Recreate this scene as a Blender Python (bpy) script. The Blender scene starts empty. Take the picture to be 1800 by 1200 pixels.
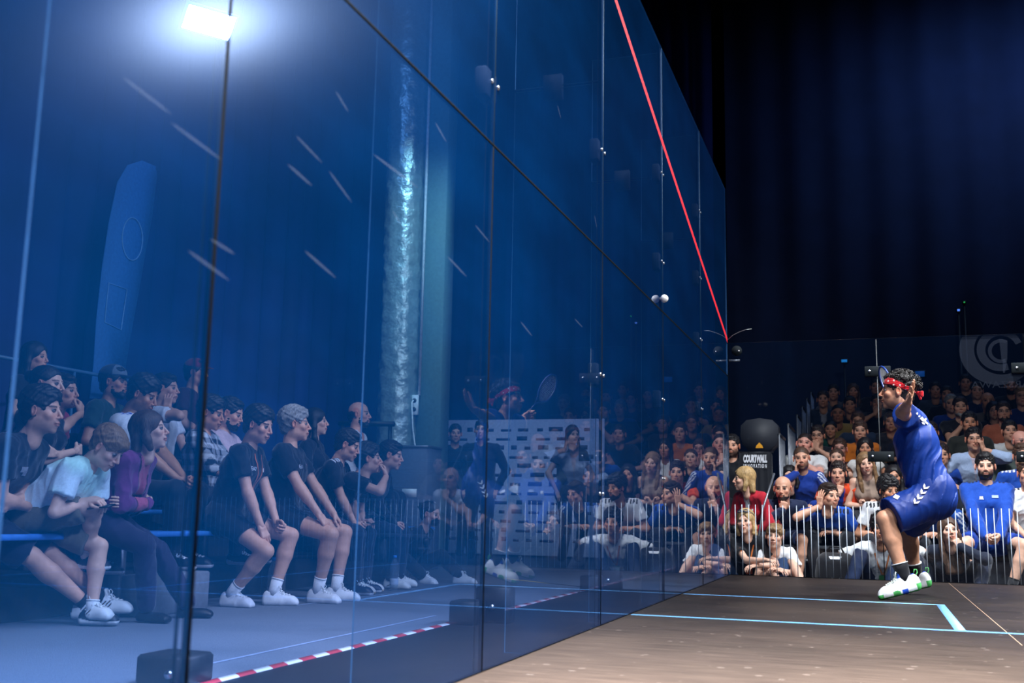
import bpy, math, random
import numpy as np
from mathutils import Vector, Matrix
from mathutils.bvhtree import BVHTree

# ------------------------------------------------------------------ camera, world, lights, exposure
S = bpy.context.scene
COL = S.collection
S.view_settings.view_transform = 'Standard'
S.view_settings.look = 'None'
S.view_settings.gamma = 1.0
S.view_settings.use_curve_mapping = False
S.view_settings.exposure = 0.0
S.render.film_transparent = False
S.cycles.max_bounces = 8
S.cycles.transparent_max_bounces = 32
S.cycles.caustics_reflective = False
S.cycles.caustics_refractive = False

FPX = 1850.03
CAMP = np.array([1.24325, -0.14106, 0.52548])
_yaw, _pit, _rol = math.radians(18.87867), math.radians(9.195777), math.radians(1.093232)
_F = np.array([-math.sin(_yaw)*math.cos(_pit), math.cos(_yaw)*math.cos(_pit), math.sin(_pit)])
_R0 = np.array([math.cos(_yaw), math.sin(_yaw), 0.0])
_U0 = np.cross(_R0, _F)
_R = _R0*math.cos(_rol)+_U0*math.sin(_rol)
_U = -_R0*math.sin(_rol)+_U0*math.cos(_rol)
cd = bpy.data.cameras.new('camera')
cd.lens = FPX/1800*36.0
cd.sensor_width = 36.0
cd.sensor_fit = 'HORIZONTAL'
cd.clip_start = 0.05
cd.clip_end = 200
cd.dof.use_dof = True
cd.dof.focus_distance = 7.7
cd.dof.aperture_fstop = 3.2
cam = bpy.data.objects.new('camera', cd)
COL.objects.link(cam)
cam.matrix_world = Matrix([[_R[0], _U[0], -_F[0], CAMP[0]], [_R[1], _U[1], -_F[1], CAMP[1]],
                           [_R[2], _U[2], -_F[2], CAMP[2]], [0, 0, 0, 1]])
S.camera = cam

def ray(x, y):
    return _F+_R*(x-900)/FPX-_U*(y-600)/FPX
def onX(x, y, X):
    d = ray(x, y); return CAMP+d*(X-CAMP[0])/d[0]
def onY(x, y, Y):
    d = ray(x, y); return CAMP+d*(Y-CAMP[1])/d[1]
def onZ(x, y, Z):
    d = ray(x, y); return CAMP+d*(Z-CAMP[2])/d[2]

world = bpy.data.worlds.new('hall_dark')
S.world = world
world.use_nodes = True
world.node_tree.nodes['Background'].inputs[0].default_value = (0.10, 0.22, 0.60, 1)
world.node_tree.nodes['Background'].inputs[1].default_value = 0.012

def area(name, loc, target, sx, sy, power, color=(1, 1, 1), spread=180):
    l = bpy.data.lights.new(name, 'AREA')
    l.shape = 'RECTANGLE'; l.size = sx; l.size_y = sy
    l.energy = power; l.color = color
    l.spread = math.radians(spread)
    o = bpy.data.objects.new(name, l)
    COL.objects.link(o)
    o.location = loc
    d = Vector(target)-Vector(loc)
    o.rotation_euler = d.to_track_quat('-Z', 'Y').to_euler()
    return o

# court lamps: panels hung over the court, last two added (fixtures are built further down at the same places)
LAMPS = [((5.9, 9.6, 6.1), (1.6, 6.5, 0.0), 280), ((5.9, 3.2, 6.1), (1.5, 4.5, 0.3), 180),
         ((3.2, 0.9, 6.2), (1.2, 4.5, 0.3), 180), ((3.2, 5.6, 6.4), (2.6, 6.6, 0.0), 250),
         ((0.9, 2.3, 6.2), (0.7, 3.1, 0.0), 330), ((1.3, 8.2, 6.3), (1.9, 10.9, 0.0), 100), ((3.0, 0.5, 6.0), (-0.3, 1.5, 1.0), 190),  # last entry is added to brighten the front of the blue wall
         ((-0.6, 5.6, 5.8), (-3.3, 6.6, 0.6), 58)]  # added fill that brightens the spectators on the side stand
LAMP_SPREAD = [100, 115, 120, 105, 72, 68, 62, 120]
LAMP_SX, LAMP_SY = 0.62, 0.36
for i, (lp, lt, pw) in enumerate(LAMPS):
    d = (Vector(lt)-Vector(lp)).normalized()
    area('court_lamp_light', Vector(lp)+d*0.03, lt, LAMP_SX-0.06, LAMP_SY-0.06, pw, (0.93, 0.96, 1.0), LAMP_SPREAD[i])
# stage wash on the blue drapes and a lamp by the pillar
area('drape_wash', (-4.5, 9.0, 6.8), (-6.8, 13.0, 2.0), 1.2, 0.4, 25, (0.25, 0.5, 1.0))
area('pillar_wash', (-3.2, 10.4, 6.0), (-4.9, 12.4, 2.6), 0.5, 0.5, 34, (0.55, 0.95, 0.95), 70)
area('hall_wash', (4.5, 16.5, 9.0), (4.5, 18.6, 5.0), 5.0, 0.4, 70, (0.30, 0.5, 1.0))  # added blue wash that lifts the drape behind the back stand
area('press_wall_wash', (-2.4, 12.6, 4.5), (-4.0, 16.5, 1.3), 0.8, 0.4, 30, (0.6, 0.7, 1.0), 120)

random.seed(7)
RNG = np.random.RandomState(11)

# ------------------------------------------------------------------ helpers
def srgb(c):
    if isinstance(c, str):
        c = tuple(int(c[i:i+2], 16) for i in (0, 2, 4))
    o = []
    for v in c:
        v = v/255.0
        o.append(v/12.92 if v <= 0.04045 else ((v+0.055)/1.055)**2.4)
    return tuple(o)

def newmat(name):
    m = bpy.data.materials.new(name); m.use_nodes = True
    nt = m.node_tree
    return m, nt, nt.nodes['Principled BSDF']

def mat(name, c, rough=0.6, metal=0.0, noise=0.12, scale=30.0, bump=0.0, emit=None, spec=0.5, coords='Object'):
    m, nt, b = newmat(name)
    c = srgb(c)
    tc = nt.nodes.new('ShaderNodeTexCoord')
    n = nt.nodes.new('ShaderNodeTexNoise'); n.inputs['Scale'].default_value = scale
    n.inputs['Detail'].default_value = 4
    nt.links.new(tc.outputs[coords], n.inputs['Vector'])
    cr = nt.nodes.new('ShaderNodeValToRGB')
    cr.color_ramp.elements[0].position = 0.3; cr.color_ramp.elements[1].position = 0.7
    cr.color_ramp.elements[0].color = tuple(v*(1-noise) for v in c)+(1,)
    cr.color_ramp.elements[1].color = tuple(min(1, v*(1+noise)) for v in c)+(1,)
    nt.links.new(n.outputs['Fac'], cr.inputs[0])
    nt.links.new(cr.outputs[0], b.inputs['Base Color'])
    b.inputs['Roughness'].default_value = rough
    b.inputs['Metallic'].default_value = metal
    b.inputs['Specular IOR Level'].default_value = spec
    if bump:
        bp = nt.nodes.new('ShaderNodeBump'); bp.inputs['Strength'].default_value = bump
        bp.inputs['Distance'].default_value = 0.01
        nt.links.new(n.outputs['Fac'], bp.inputs['Height'])
        nt.links.new(bp.outputs[0], b.inputs['Normal'])
    if emit:
        b.inputs['Emission Color'].default_value = tuple(c)+(1,)
        b.inputs['Emission Strength'].default_value = emit
    return m

def attr_mat(name, rough=0.6, spec=0.4, nscale=60, bump=0.15, noise=0.15, sheen=0.0, stretch=None, sss=0.0):
    m, nt, b = newmat(name)
    a = nt.nodes.new('ShaderNodeAttribute'); a.attribute_name = 'Col'
    tc = nt.nodes.new('ShaderNodeTexCoord')
    n = nt.nodes.new('ShaderNodeTexNoise'); n.inputs['Scale'].default_value = nscale
    n.inputs['Detail'].default_value = 4
    if stretch:
        mp = nt.nodes.new('ShaderNodeMapping'); mp.inputs['Scale'].default_value = stretch
        nt.links.new(tc.outputs['Object'], mp.inputs[0]); nt.links.new(mp.outputs[0], n.inputs['Vector'])
    else:
        nt.links.new(tc.outputs['Object'], n.inputs['Vector'])
    mr = nt.nodes.new('ShaderNodeMapRange')
    mr.inputs['From Min'].default_value = 0.3; mr.inputs['From Max'].default_value = 0.7
    mr.inputs['To Min'].default_value = 1-noise; mr.inputs['To Max'].default_value = 1+noise
    nt.links.new(n.outputs['Fac'], mr.inputs[0])
    mx = nt.nodes.new('ShaderNodeVectorMath'); mx.operation = 'SCALE'
    nt.links.new(a.outputs['Color'], mx.inputs[0]); nt.links.new(mr.outputs[0], mx.inputs['Scale'])
    nt.links.new(mx.outputs[0], b.inputs['Base Color'])
    b.inputs['Roughness'].default_value = rough
    b.inputs['Specular IOR Level'].default_value = spec
    if sheen:
        b.inputs['Sheen Weight'].default_value = sheen
    if sss:
        b.inputs['Subsurface Weight'].default_value = sss
        b.inputs['Subsurface Radius'].default_value = (0.02, 0.008, 0.004)
        b.inputs['Subsurface Scale'].default_value = 0.5
    bp = nt.nodes.new('ShaderNodeBump'); bp.inputs['Strength'].default_value = bump
    bp.inputs['Distance'].default_value = 0.004
    nt.links.new(n.outputs['Fac'], bp.inputs['Height'])
    nt.links.new(bp.outputs[0], b.inputs['Normal'])
    return m

SKIN = attr_mat('skin', 0.48, 0.4, 40, 0.08, 0.08)
FABRIC = attr_mat('knitted_cloth', 0.75, 0.2, 90, 0.25, 0.10, 0.2)
SATIN = attr_mat('sports_polyester', 0.52, 0.32, 120, 0.06, 0.05)
DENIM = attr_mat('denim', 0.8, 0.15, 160, 0.3, 0.22)
HAIRM = attr_mat('hair', 0.5, 0.4, 55, 0.8, 0.45, 0, (3, 3, 0.6))
SHOEM = attr_mat('shoe_leather', 0.45, 0.4, 80, 0.15, 0.05)
PLASTIC = attr_mat('coated_plastic', 0.35, 0.5, 50, 0.03, 0.04)

def set_col(me, cols):
    a = me.color_attributes.new('Col', 'FLOAT_COLOR', 'POINT')
    buf = np.ones((len(me.vertices), 4), np.float32)
    buf[:, :3] = cols
    a.data.foreach_set('color', buf.ravel())

def mesh_np(name, V, Q, mats, cols=None, smooth=True, midx=None):
    V = np.asarray(V, np.float32); 
    me = bpy.data.meshes.new(name)
    me.vertices.add(len(V)); me.vertices.foreach_set('co', V.ravel())
    if isinstance(Q, np.ndarray):
        n = Q.shape[1]
        tot = np.full(len(Q), n, np.int32); flat = Q.astype(np.int32).ravel()
    else:
        tot = np.array([len(q) for q in Q], np.int32); flat = np.array([i for q in Q for i in q], np.int32)
    me.loops.add(len(flat)); me.loops.foreach_set('vertex_index', flat)
    me.polygons.add(len(tot))
    me.polygons.foreach_set('loop_start', np.concatenate([[0], np.cumsum(tot)[:-1]]).astype(np.int32))
    me.polygons.foreach_set('loop_total', tot)
    if smooth:
        me.polygons.foreach_set('use_smooth', np.ones(len(tot), bool))
    if midx is not None:
        me.polygons.foreach_set('material_index', np.asarray(midx, np.int32))
    for m in (mats if isinstance(mats, (list, tuple)) else [mats]):
        me.materials.append(m)
    me.update(calc_edges=True)
    if cols is not None:
        c = np.asarray(cols, np.float32)
        set_col(me, c)
    return me

def link(name, me, parent=None, label=None, cat=None, group=None, kind=None, loc=None):
    o = bpy.data.objects.new(name, me)
    COL.objects.link(o)
    if parent is not None:
        o.parent = parent
    if loc is not None:
        o.location = loc
    if label: o['label'] = label
    if cat: o['category'] = cat
    if group: o['group'] = group
    if kind: o['kind'] = kind
    return o

def empty(name, loc, rz=0, **kw):
    o = link(name, None, **kw)
    o.location = loc; o.rotation_euler = (0, 0, rz)
    o.empty_display_size = 0.1
    return o

class MB:
    """collects boxes, tubes and polygons for one mesh"""
    def __init__(s):
        s.v = []; s.f = []; s.m = []
    def add(s, vs, fs, m=0):
        b = len(s.v)
        s.v += [tuple(float(c) for c in v) for v in vs]
        s.f += [tuple(i+b for i in f) for f in fs]; s.m += [m]*len(fs)
    def box(s, a, b, m=0):
        (x0, y0, z0), (x1, y1, z1) = a, b
        x0, x1 = min(x0, x1), max(x0, x1); y0, y1 = min(y0, y1), max(y0, y1); z0, z1 = min(z0, z1), max(z0, z1)
        s.add([(x0, y0, z0), (x1, y0, z0), (x1, y1, z0), (x0, y1, z0), (x0, y0, z1), (x1, y0, z1), (x1, y1, z1), (x0, y1, z1)],
              [(0, 3, 2, 1), (4, 5, 6, 7), (0, 1, 5, 4), (1, 2, 6, 5), (2, 3, 7, 6), (3, 0, 4, 7)], m)
    def bbox(s, a, b, bev=0.01, m=0):
        """box with chamfered vertical and top edges"""
        (x0, y0, z0), (x1, y1, z1) = a, b
        e = bev
        def ring(i, z):
            return [(x0+e+i, y0+i, z), (x1-e-i, y0+i, z), (x1-i, y0+e+i, z), (x1-i, y1-e-i, z), (x1-e-i, y1-i, z), (x0+e+i, y1-i, z), (x0+i, y1-e-i, z), (x0+i, y0+e+i, z)]
        vs = ring(e*0.5, z0)+ring(0, z0+e)+ring(0, z1-e)+ring(e*0.7, z1)
        fs = [tuple(reversed(range(8))), tuple(range(24, 32))]
        for r in range(3):
            for i in range(8):
                j = (i+1) % 8
                fs.append((r*8+i, r*8+j, r*8+8+j, r*8+8+i))
        s.add(vs, fs, m)
    def tube(s, pts, r, n=8, m=0, cap=True, closed=False):
        pts = [Vector(p) for p in pts]
        N = len(pts)
        rs = r if isinstance(r, (list, tuple)) else [r]*N
        prev = None; vs = []
        for i, p in enumerate(pts):
            if closed:
                t = (pts[(i+1) % N]-pts[i-1]).normalized()
            else:
                t = (pts[min(i+1, N-1)]-pts[max(i-1, 0)]).normalized()
            if prev is None:
                u = t.orthogonal().normalized()
            else:
                u = (prev-t*prev.dot(t)).normalized()
            prev = u; w = t.cross(u)
            for k in range(n):
                a = 2*math.pi*k/n
                vs.append(p+(u*math.cos(a)+w*math.sin(a))*rs[i])
        fs = []
        for i in range(N if closed else N-1):
            j = (i+1) % N
            for k in range(n):
                l = (k+1) % n
                fs.append((i*n+k, i*n+l, j*n+l, j*n+k))
        if cap and not closed:
            fs.append(tuple(reversed(range(n)))); fs.append(tuple(range((N-1)*n, N*n)))
        s.add(vs, fs, m)
    def lathe(s, c, prof, n=20, m=0):
        """profile of (radius, z) about the vertical through c"""
        vs = []; fs = []
        for (r, z) in prof:
            for k in range(n):
                a = 2*math.pi*k/n
                vs.append((c[0]+r*math.cos(a), c[1]+r*math.sin(a), c[2]+z))
        for i in range(len(prof)-1):
            for k in range(n):
                l = (k+1) % n
                fs.append((i*n+k, i*n+l, (i+1)*n+l, (i+1)*n+k))
        fs.append(tuple(reversed(range(n)))); fs.append(tuple(range((len(prof)-1)*n, len(prof)*n)))
        s.add(vs, fs, m)
    def make(s, name, mats, parent=None, smooth=False, **kw):
        me = mesh_np(name, np.array(s.v, np.float32), s.f, mats, None, smooth, s.m)
        return link(name, me, parent, **kw)

def text_mesh(body, size, extrude=0.0, shear=0.0, bold=0.0, align='CENTER'):
    cu = bpy.data.curves.new('txt', 'FONT')
    cu.body = body; cu.size = size; cu.extrude = extrude; cu.shear = shear; cu.offset = bold
    cu.align_x = align; cu.align_y = 'CENTER'; cu.resolution_u = 3
    o = bpy.data.objects.new('txt', cu); COL.objects.link(o)
    bpy.context.view_layer.update()
    dg = bpy.context.evaluated_depsgraph_get()
    me = bpy.data.meshes.new_from_object(o.evaluated_get(dg))
    V = np.array([tuple(v.co) for v in me.vertices], np.float32).reshape(-1, 3)
    F = [tuple(p.vertices) for p in me.polygons]
    bpy.data.objects.remove(o); bpy.data.curves.remove(cu); bpy.data.meshes.remove(me)
    return V, F

# ------------------------------------------------------------------ implicit surfaces -> quads (organic bodies)
def cap(a, b, r0, r1=None, lat=None, w0=0.0, w1=None, sub=False, k=None, off=0.0):
    return dict(t='c', a=np.array(a, float), b=np.array(b, float), r0=r0, r1=r0 if r1 is None else r1,
                lat=None if lat is None else np.array(lat, float), w0=w0, w1=w0 if w1 is None else w1, sub=sub, k=k, off=off)
def ell(c, r, M=None, sub=False, k=None):
    return dict(t='e', c=np.array(c, float), r=np.array(r, float), M=M, sub=sub, k=k)
def half(p, n, k=None):
    """removes everything on the side n points to"""
    n = np.array(n, float); n /= np.linalg.norm(n)
    return dict(t='h', p=np.array(p, float), n=n, sub=True, k=k)

def net(prims, vox, k=0.02, disp=None):
    lo = np.full(3, 1e9); hi = -lo
    for p in prims:
        if p['sub']: continue
        if p['t'] == 'c':
            r = max(p['r0']+p['w0'], p['r1']+p['w1'])
            lo = np.minimum(lo, np.minimum(p['a'], p['b'])-r); hi = np.maximum(hi, np.maximum(p['a'], p['b'])+r)
        else:
            r = p['r'].max()
            lo = np.minimum(lo, p['c']-r); hi = np.maximum(hi, p['c']+r)
    m = vox*3+0.012
    lo -= m; hi += m
    n = np.ceil((hi-lo)/vox).astype(int)+1
    ax = [(lo[i]+np.arange(n[i])*vox).astype(np.float32) for i in range(3)]
    F = np.full(tuple(n), 1.0, np.float32)
    def slices(a, b):
        s = []
        for i in range(3):
            i0 = max(0, int((a[i]-lo[i])/vox)); i1 = min(n[i], int((b[i]-lo[i])/vox)+2)
            s.append(slice(i0, max(i1, i0+1)))
        return tuple(s)
    def evalp(p, X, Y, Z):
        if p['t'] == 'c':
            a, b = p['a'], p['b']; ab = b-a; L = max(float(ab@ab), 1e-9)
            px, py, pz = X-a[0], Y-a[1], Z-a[2]
            if p['lat'] is not None:
                l = p['lat']
                tt = np.clip((px*ab[0]+py*ab[1]+pz*ab[2])/L, 0, 1)
                w = p['w0']+(p['w1']-p['w0'])*tt
                q = px*l[0]+py*l[1]+pz*l[2]-tt*float(ab@l)
                q = np.clip(q, -w, w)
                px = px-q*l[0]; py = py-q*l[1]; pz = pz-q*l[2]
            t = np.clip((px*ab[0]+py*ab[1]+pz*ab[2])/L, 0, 1)
            dx, dy, dz = px-t*ab[0], py-t*ab[1], pz-t*ab[2]
            dd = np.sqrt(dx*dx+dy*dy+dz*dz)-(p['r0']+(p['r1']-p['r0'])*t)
            if p.get('flat'):
                u = ab/math.sqrt(L)
                dd = np.maximum(dd, (X-b[0])*u[0]+(Y-b[1])*u[1]+(Z-b[2])*u[2])
            return dd
        if p['t'] == 'e':
            c, r = p['c'], p['r']
            px, py, pz = X-c[0], Y-c[1], Z-c[2]
            if p['M'] is not None:
                M = p['M']
                px, py, pz = (px*M[0][0]+py*M[1][0]+pz*M[2][0], px*M[0][1]+py*M[1][1]+pz*M[2][1], px*M[0][2]+py*M[1][2]+pz*M[2][2])
            k0 = np.sqrt((px/r[0])**2+(py/r[1])**2+(pz/r[2])**2)
            k1 = np.sqrt((px/r[0]**2)**2+(py/r[1]**2)**2+(pz/r[2]**2)**2)+1e-6
            return k0*(k0-1)/k1
        nn = p['n']; q = p['p']
        return -((X-q[0])*nn[0]+(Y-q[1])*nn[1]+(Z-q[2])*nn[2])
    for p in prims:
        kk = (p['k'] if p['k'] is not None else k)
        if p['t'] == 'h':
            sl = (slice(None),)*3
        elif p['t'] == 'c':
            r = max(p['r0']+p['w0'], p['r1']+p['w1'])+kk+vox*2.5
            sl = slices(np.minimum(p['a'], p['b'])-r, np.maximum(p['a'], p['b'])+r)
        else:
            r = p['r'].max()+kk+vox*2.5
            sl = slices(p['c']-r, p['c']+r)
        X = ax[0][sl[0]][:, None, None]; Y = ax[1][sl[1]][None, :, None]; Z = ax[2][sl[2]][None, None, :]
        d = evalp(p, X, Y, Z).astype(np.float32)
        f = F[sl]
        if p['sub']:
            d = -d
            if kk > 0:
                h = np.clip(0.5+0.5*(d-f)/kk, 0, 1)
                F[sl] = f+(d-f)*h+kk*h*(1-h)
            else:
                F[sl] = np.maximum(f, d)
        else:
            if kk > 0:
                h = np.clip(0.5+0.5*(f-d)/kk, 0, 1)
                F[sl] = f+(d-f)*h-kk*h*(1-h)
            else:
                F[sl] = np.minimum(f, d)
    if disp is not None:
        near = np.abs(F) < 0.06
        ii = np.nonzero(near)
        P = np.stack([ax[0][ii[0]], ax[1][ii[1]], ax[2][ii[2]]], 1)
        F[ii] += disp(P).astype(np.float32)
    F[0], F[-1] = 1, 1; F[:, 0], F[:, -1] = 1, 1; F[:, :, 0], F[:, :, -1] = 1, 1
    In = F < 0
    c = [In[:-1, :-1, :-1], In[1:, :-1, :-1], In[:-1, 1:, :-1], In[1:, 1:, :-1], In[:-1, :-1, 1:], In[1:, :-1, 1:], In[:-1, 1:, 1:], In[1:, 1:, 1:]]
    anyi = c[0].copy(); alli = c[0].copy()
    for q in c[1:]:
        anyi |= q; alli &= q
    act = anyi & ~alli
    idx = np.nonzero(act)
    N = len(idx[0])
    cid = np.full(act.shape, -1, np.int32); cid[idx] = np.arange(N)
    base = np.stack(idx, 1)
    offs = np.array([[0, 0, 0], [1, 0, 0], [0, 1, 0], [1, 1, 0], [0, 0, 1], [1, 0, 1], [0, 1, 1], [1, 1, 1]])
    vals = np.stack([F[base[:, 0]+o[0], base[:, 1]+o[1], base[:, 2]+o[2]] for o in offs], 1)
    acc = np.zeros((N, 3), np.float32); cnt = np.zeros(N, np.float32)
    for (i, j) in ((0, 1), (2, 3), (4, 5), (6, 7), (0, 2), (1, 3), (4, 6), (5, 7), (0, 4), (1, 5), (2, 6), (3, 7)):
        a, b = vals[:, i], vals[:, j]
        mk = (a < 0) != (b < 0)
        t = np.where(mk, a/np.where(mk, a-b, 1), 0)
        pos = offs[i]+(offs[j]-offs[i])*t[:, None]
        acc += pos*mk[:, None]; cnt += mk
    V = (base+acc/cnt[:, None])*vox+lo
    quads = []
    for axis in range(3):
        o1 = [(0, 1, 0), (1, 0, 0), (1, 0, 0)][axis]; o2 = [(0, 0, 1), (0, 0, 1), (0, 1, 0)][axis]
        A = np.take(In, np.arange(0, n[axis]-1), axis); B = np.take(In, np.arange(1, n[axis]), axis)
        e = np.nonzero(A != B)
        e = np.stack(e, 1)
        ok = np.ones(len(e), bool)
        for q in range(3):
            if q != axis: ok &= (e[:, q] > 0) & (e[:, q] < n[q]-1)
        e = e[ok]
        def g(s1, s2):
            w = e-np.array(o1)*s1-np.array(o2)*s2
            return cid[w[:, 0], w[:, 1], w[:, 2]]
        q = np.stack([g(1, 1), g(0, 1), g(0, 0), g(1, 0)], 1)
        inside = In[e[:, 0], e[:, 1], e[:, 2]]
        flip = inside if axis != 1 else ~inside
        q[~flip] = q[~flip][:, ::-1]
        quads.append(q)
    Q = np.concatenate(quads)
    Q = Q[(Q >= 0).all(1)]
    return V, Q

def vnorm(V, Q):
    N = np.zeros_like(V)
    fn = np.cross(V[Q[:, 2]]-V[Q[:, 0]], V[Q[:, 3]]-V[Q[:, 1]])
    for i in range(4):
        np.add.at(N, Q[:, i], fn)
    return N/np.maximum(np.linalg.norm(N, axis=1), 1e-9)[:, None]

def vnoise(P, s, seed=0):
    """cheap smooth noise of sines, about -1..1"""
    r = np.random.RandomState(seed)
    o = 0
    for i in range(4):
        a = r.normal(size=3); a = a/np.linalg.norm(a)*s*(1+0.6*i)
        b = r.normal(size=3)*0.5*s
        o = o+np.sin(P@a+r.rand()*6+1.7*np.sin(P@b+r.rand()*6))/(1+0.5*i)
    return o/2.0

def U(v):
    v = np.array(v, float); return v/max(np.linalg.norm(v), 1e-9)
def rotm(axis, ang):
    return np.array(Matrix.Rotation(ang, 3, Vector(axis)))

# ------------------------------------------------------------------ head, hands, shoes
def head_prims():
    P = [ell((0, -.015, .032), (.074, .094, .083), k=0),
         ell((0, .026, -.030), (.058, .062, .083), k=.02),
         ell((0, .030, -.070), (.046, .052, .042), k=.02),
         ell((0, .070, -.101), (.019, .017, .016), k=.014),
         ell((.040, -.002, -.062), (.020, .035, .030), k=.02), ell((-.040, -.002, -.062), (.020, .035, .030), k=.02),
         cap((-.030, .070, .022), (.030, .070, .022), .011, k=.012),
         ell((.037, .058, -.024), (.024, .022, .022), k=.014), ell((-.037, .058, -.024), (.024, .022, .022), k=.014),
         ell((.031, .096, .001), (.017, .020, .012), sub=True, k=.010), ell((-.031, .096, .001), (.017, .020, .012), sub=True, k=.010),
         cap((0, .081, .016), (0, .107, -.029), .0070, .0100, k=.007),
         ell((.0105, .093, -.034), (.0085, .010, .0075), k=.004), ell((-.0105, .093, -.034), (.0085, .010, .0075), k=.004),
         ell((0, .082, -.052), (.022, .013, .016), k=.010),
         ell((0, .0925, -.0595), (.021, .0080, .0058), k=.005), ell((0, .0905, -.0710), (.018, .0080, .0066), k=.005),
         ell((0, .082, -.083), (.012, .008, .005), sub=False, k=.012),
         ]
    for s in (1, -1):
        M = rotm((0, 0, 1), -s*0.35)
        P += [ell((s*.079, -.006, -.006), (.007, .019, .031), M, k=.006), ell((s*.084, -.002, -.002), (.006, .010, .018), M, sub=True, k=.004)]
    P += [cap((0, -.020, -.070), (0, -.040, -.165), .048, .047, lat=(1, 0, 0), w0=.004, k=.025)]
    return P

_HEADS = {}
def head_mesh(v, fem):
    key = (v, fem)
    if key not in _HEADS:
        V, Q = net(head_prims(), v, .012)
        V[:, 0] *= 1.05
        if fem:
            low = np.clip((-V[:, 2]-.02)/.08, 0, 1)
            V[:, 0] *= 1-.10*low
            V[:, 1] = np.where(V[:, 1] > 0, V[:, 1]*(1-.05*low), V[:, 1])
            nk = np.clip((-V[:, 2]-.11)/.05, 0, 1); V[:, 0] *= 1-.08*nk
        _HEADS[key] = (V, Q)
    return _HEADS[key]

def head_colors(V, skin, brow, lips, stubble, fem):
    c = np.tile(np.array(skin), (len(V), 1))
    ax = np.abs(V[:, 0]); y = V[:, 1]; z = V[:, 2]
    def mix(w, col):
        nonlocal c
        w = np.clip(w, 0, 1)[:, None]; c = c*(1-w)+np.array(col)*w
    red = np.array(skin)*np.array([1.05, .72, .66])
    mix(.5*np.exp(-((ax-.04)**2+(z+.03)**2)/.0006)*(y > .03), red)
    mix(.6*np.exp(-(ax**2+(z+.03)**2)/.0002)*(y > .09), red)
    mix(.7*(ax > .074), red)
    if stubble:
        w = np.clip((-z-.038)/.012, 0, 1)*np.clip((y+.02)/.02, 0, 1)*np.clip((z+.14)/.02, 0, 1)*stubble
        w = w*(1-.8*np.exp(-((ax-.045)**2+(z+.035)**2)/.0004))
        mix(w, np.array(brow)*.9)
    w = np.clip(1.3-((ax/.024)**2+((z+.0655)/.0115)**2), 0, 1)*2*(y > .078)
    mix(w*.85, lips)
    mix((np.abs(z+.0652) < .0022)*(ax < .022)*(y > .08)*.8, np.array(lips)*.25)
    arch = .0235+.10*(ax-.015)-3.2*(ax-.015)**2
    w = np.clip(1.5-np.abs(z-arch)/(.0036 if fem else .0048), 0, 1)*(ax > .012)*(ax < .053)*(y > .045)
    mix(w*.9, brow)
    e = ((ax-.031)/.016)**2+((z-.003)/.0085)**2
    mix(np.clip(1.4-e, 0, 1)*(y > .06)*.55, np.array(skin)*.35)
    return c

def eyes_geo(look=(0, 0), iris=(.05, .035, .02)):
    """two eyeballs with coloured irises and dark lash lines, head space"""
    Vs = []; Qs = []; Cs = []; b = 0
    nu, nv = 14, 10
    for s in (1, -1):
        c = np.array((s*.031, .0715, .002)); r = .0125
        f = U((look[0]*.35, 1, look[1]*.35))
        vs = []
        for i in range(nv+1):
            th = math.pi*i/nv
            for j in range(nu):
                ph = 2*math.pi*j/nu
                vs.append((math.sin(th)*math.cos(ph), math.cos(th), math.sin(th)*math.sin(ph)))
        vs = np.array(vs)
        d = vs@f
        col = np.where(d[:, None] > .985, [[.004, .004, .004]], np.where(d[:, None] > .90, [list(iris)], [[.27, .235, .215]]))
        q = []
        for i in range(nv):
            for j in range(nu):
                k = (j+1) % nu
                q.append((b+i*nu+j, b+i*nu+k, b+(i+1)*nu+k, b+(i+1)*nu+j))
        Vs.append(vs*r+c); Cs.append(col); Qs += q; b += len(vs)
        for (zz, rr, up) in ((.0078, .0021, 1), (-.0040, .0012, -1)):
            pts = []
            for t in np.linspace(-1, 1, 7):
                pts.append((s*.031+t*.0155, .0845-.0055*t*t-(.001*s*t), .002+zz*(1-.75*t*t)*1.0))
            m = MB(); m.tube(pts, [rr*.5, rr, rr*1.2, rr*1.3, rr*1.2, rr, rr*.5], 6, cap=False)
            vv = np.array(m.v); Vs.append(vv); Qs += [tuple(x+b for x in ff) for ff in m.f]; b += len(vv)
            Cs.append(np.tile([[.035, .02, .015]] if up > 0 else [[.16, .09, .07]], (len(vv), 1)))
    return np.concatenate(Vs), np.array(Qs), np.concatenate(Cs)

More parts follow.
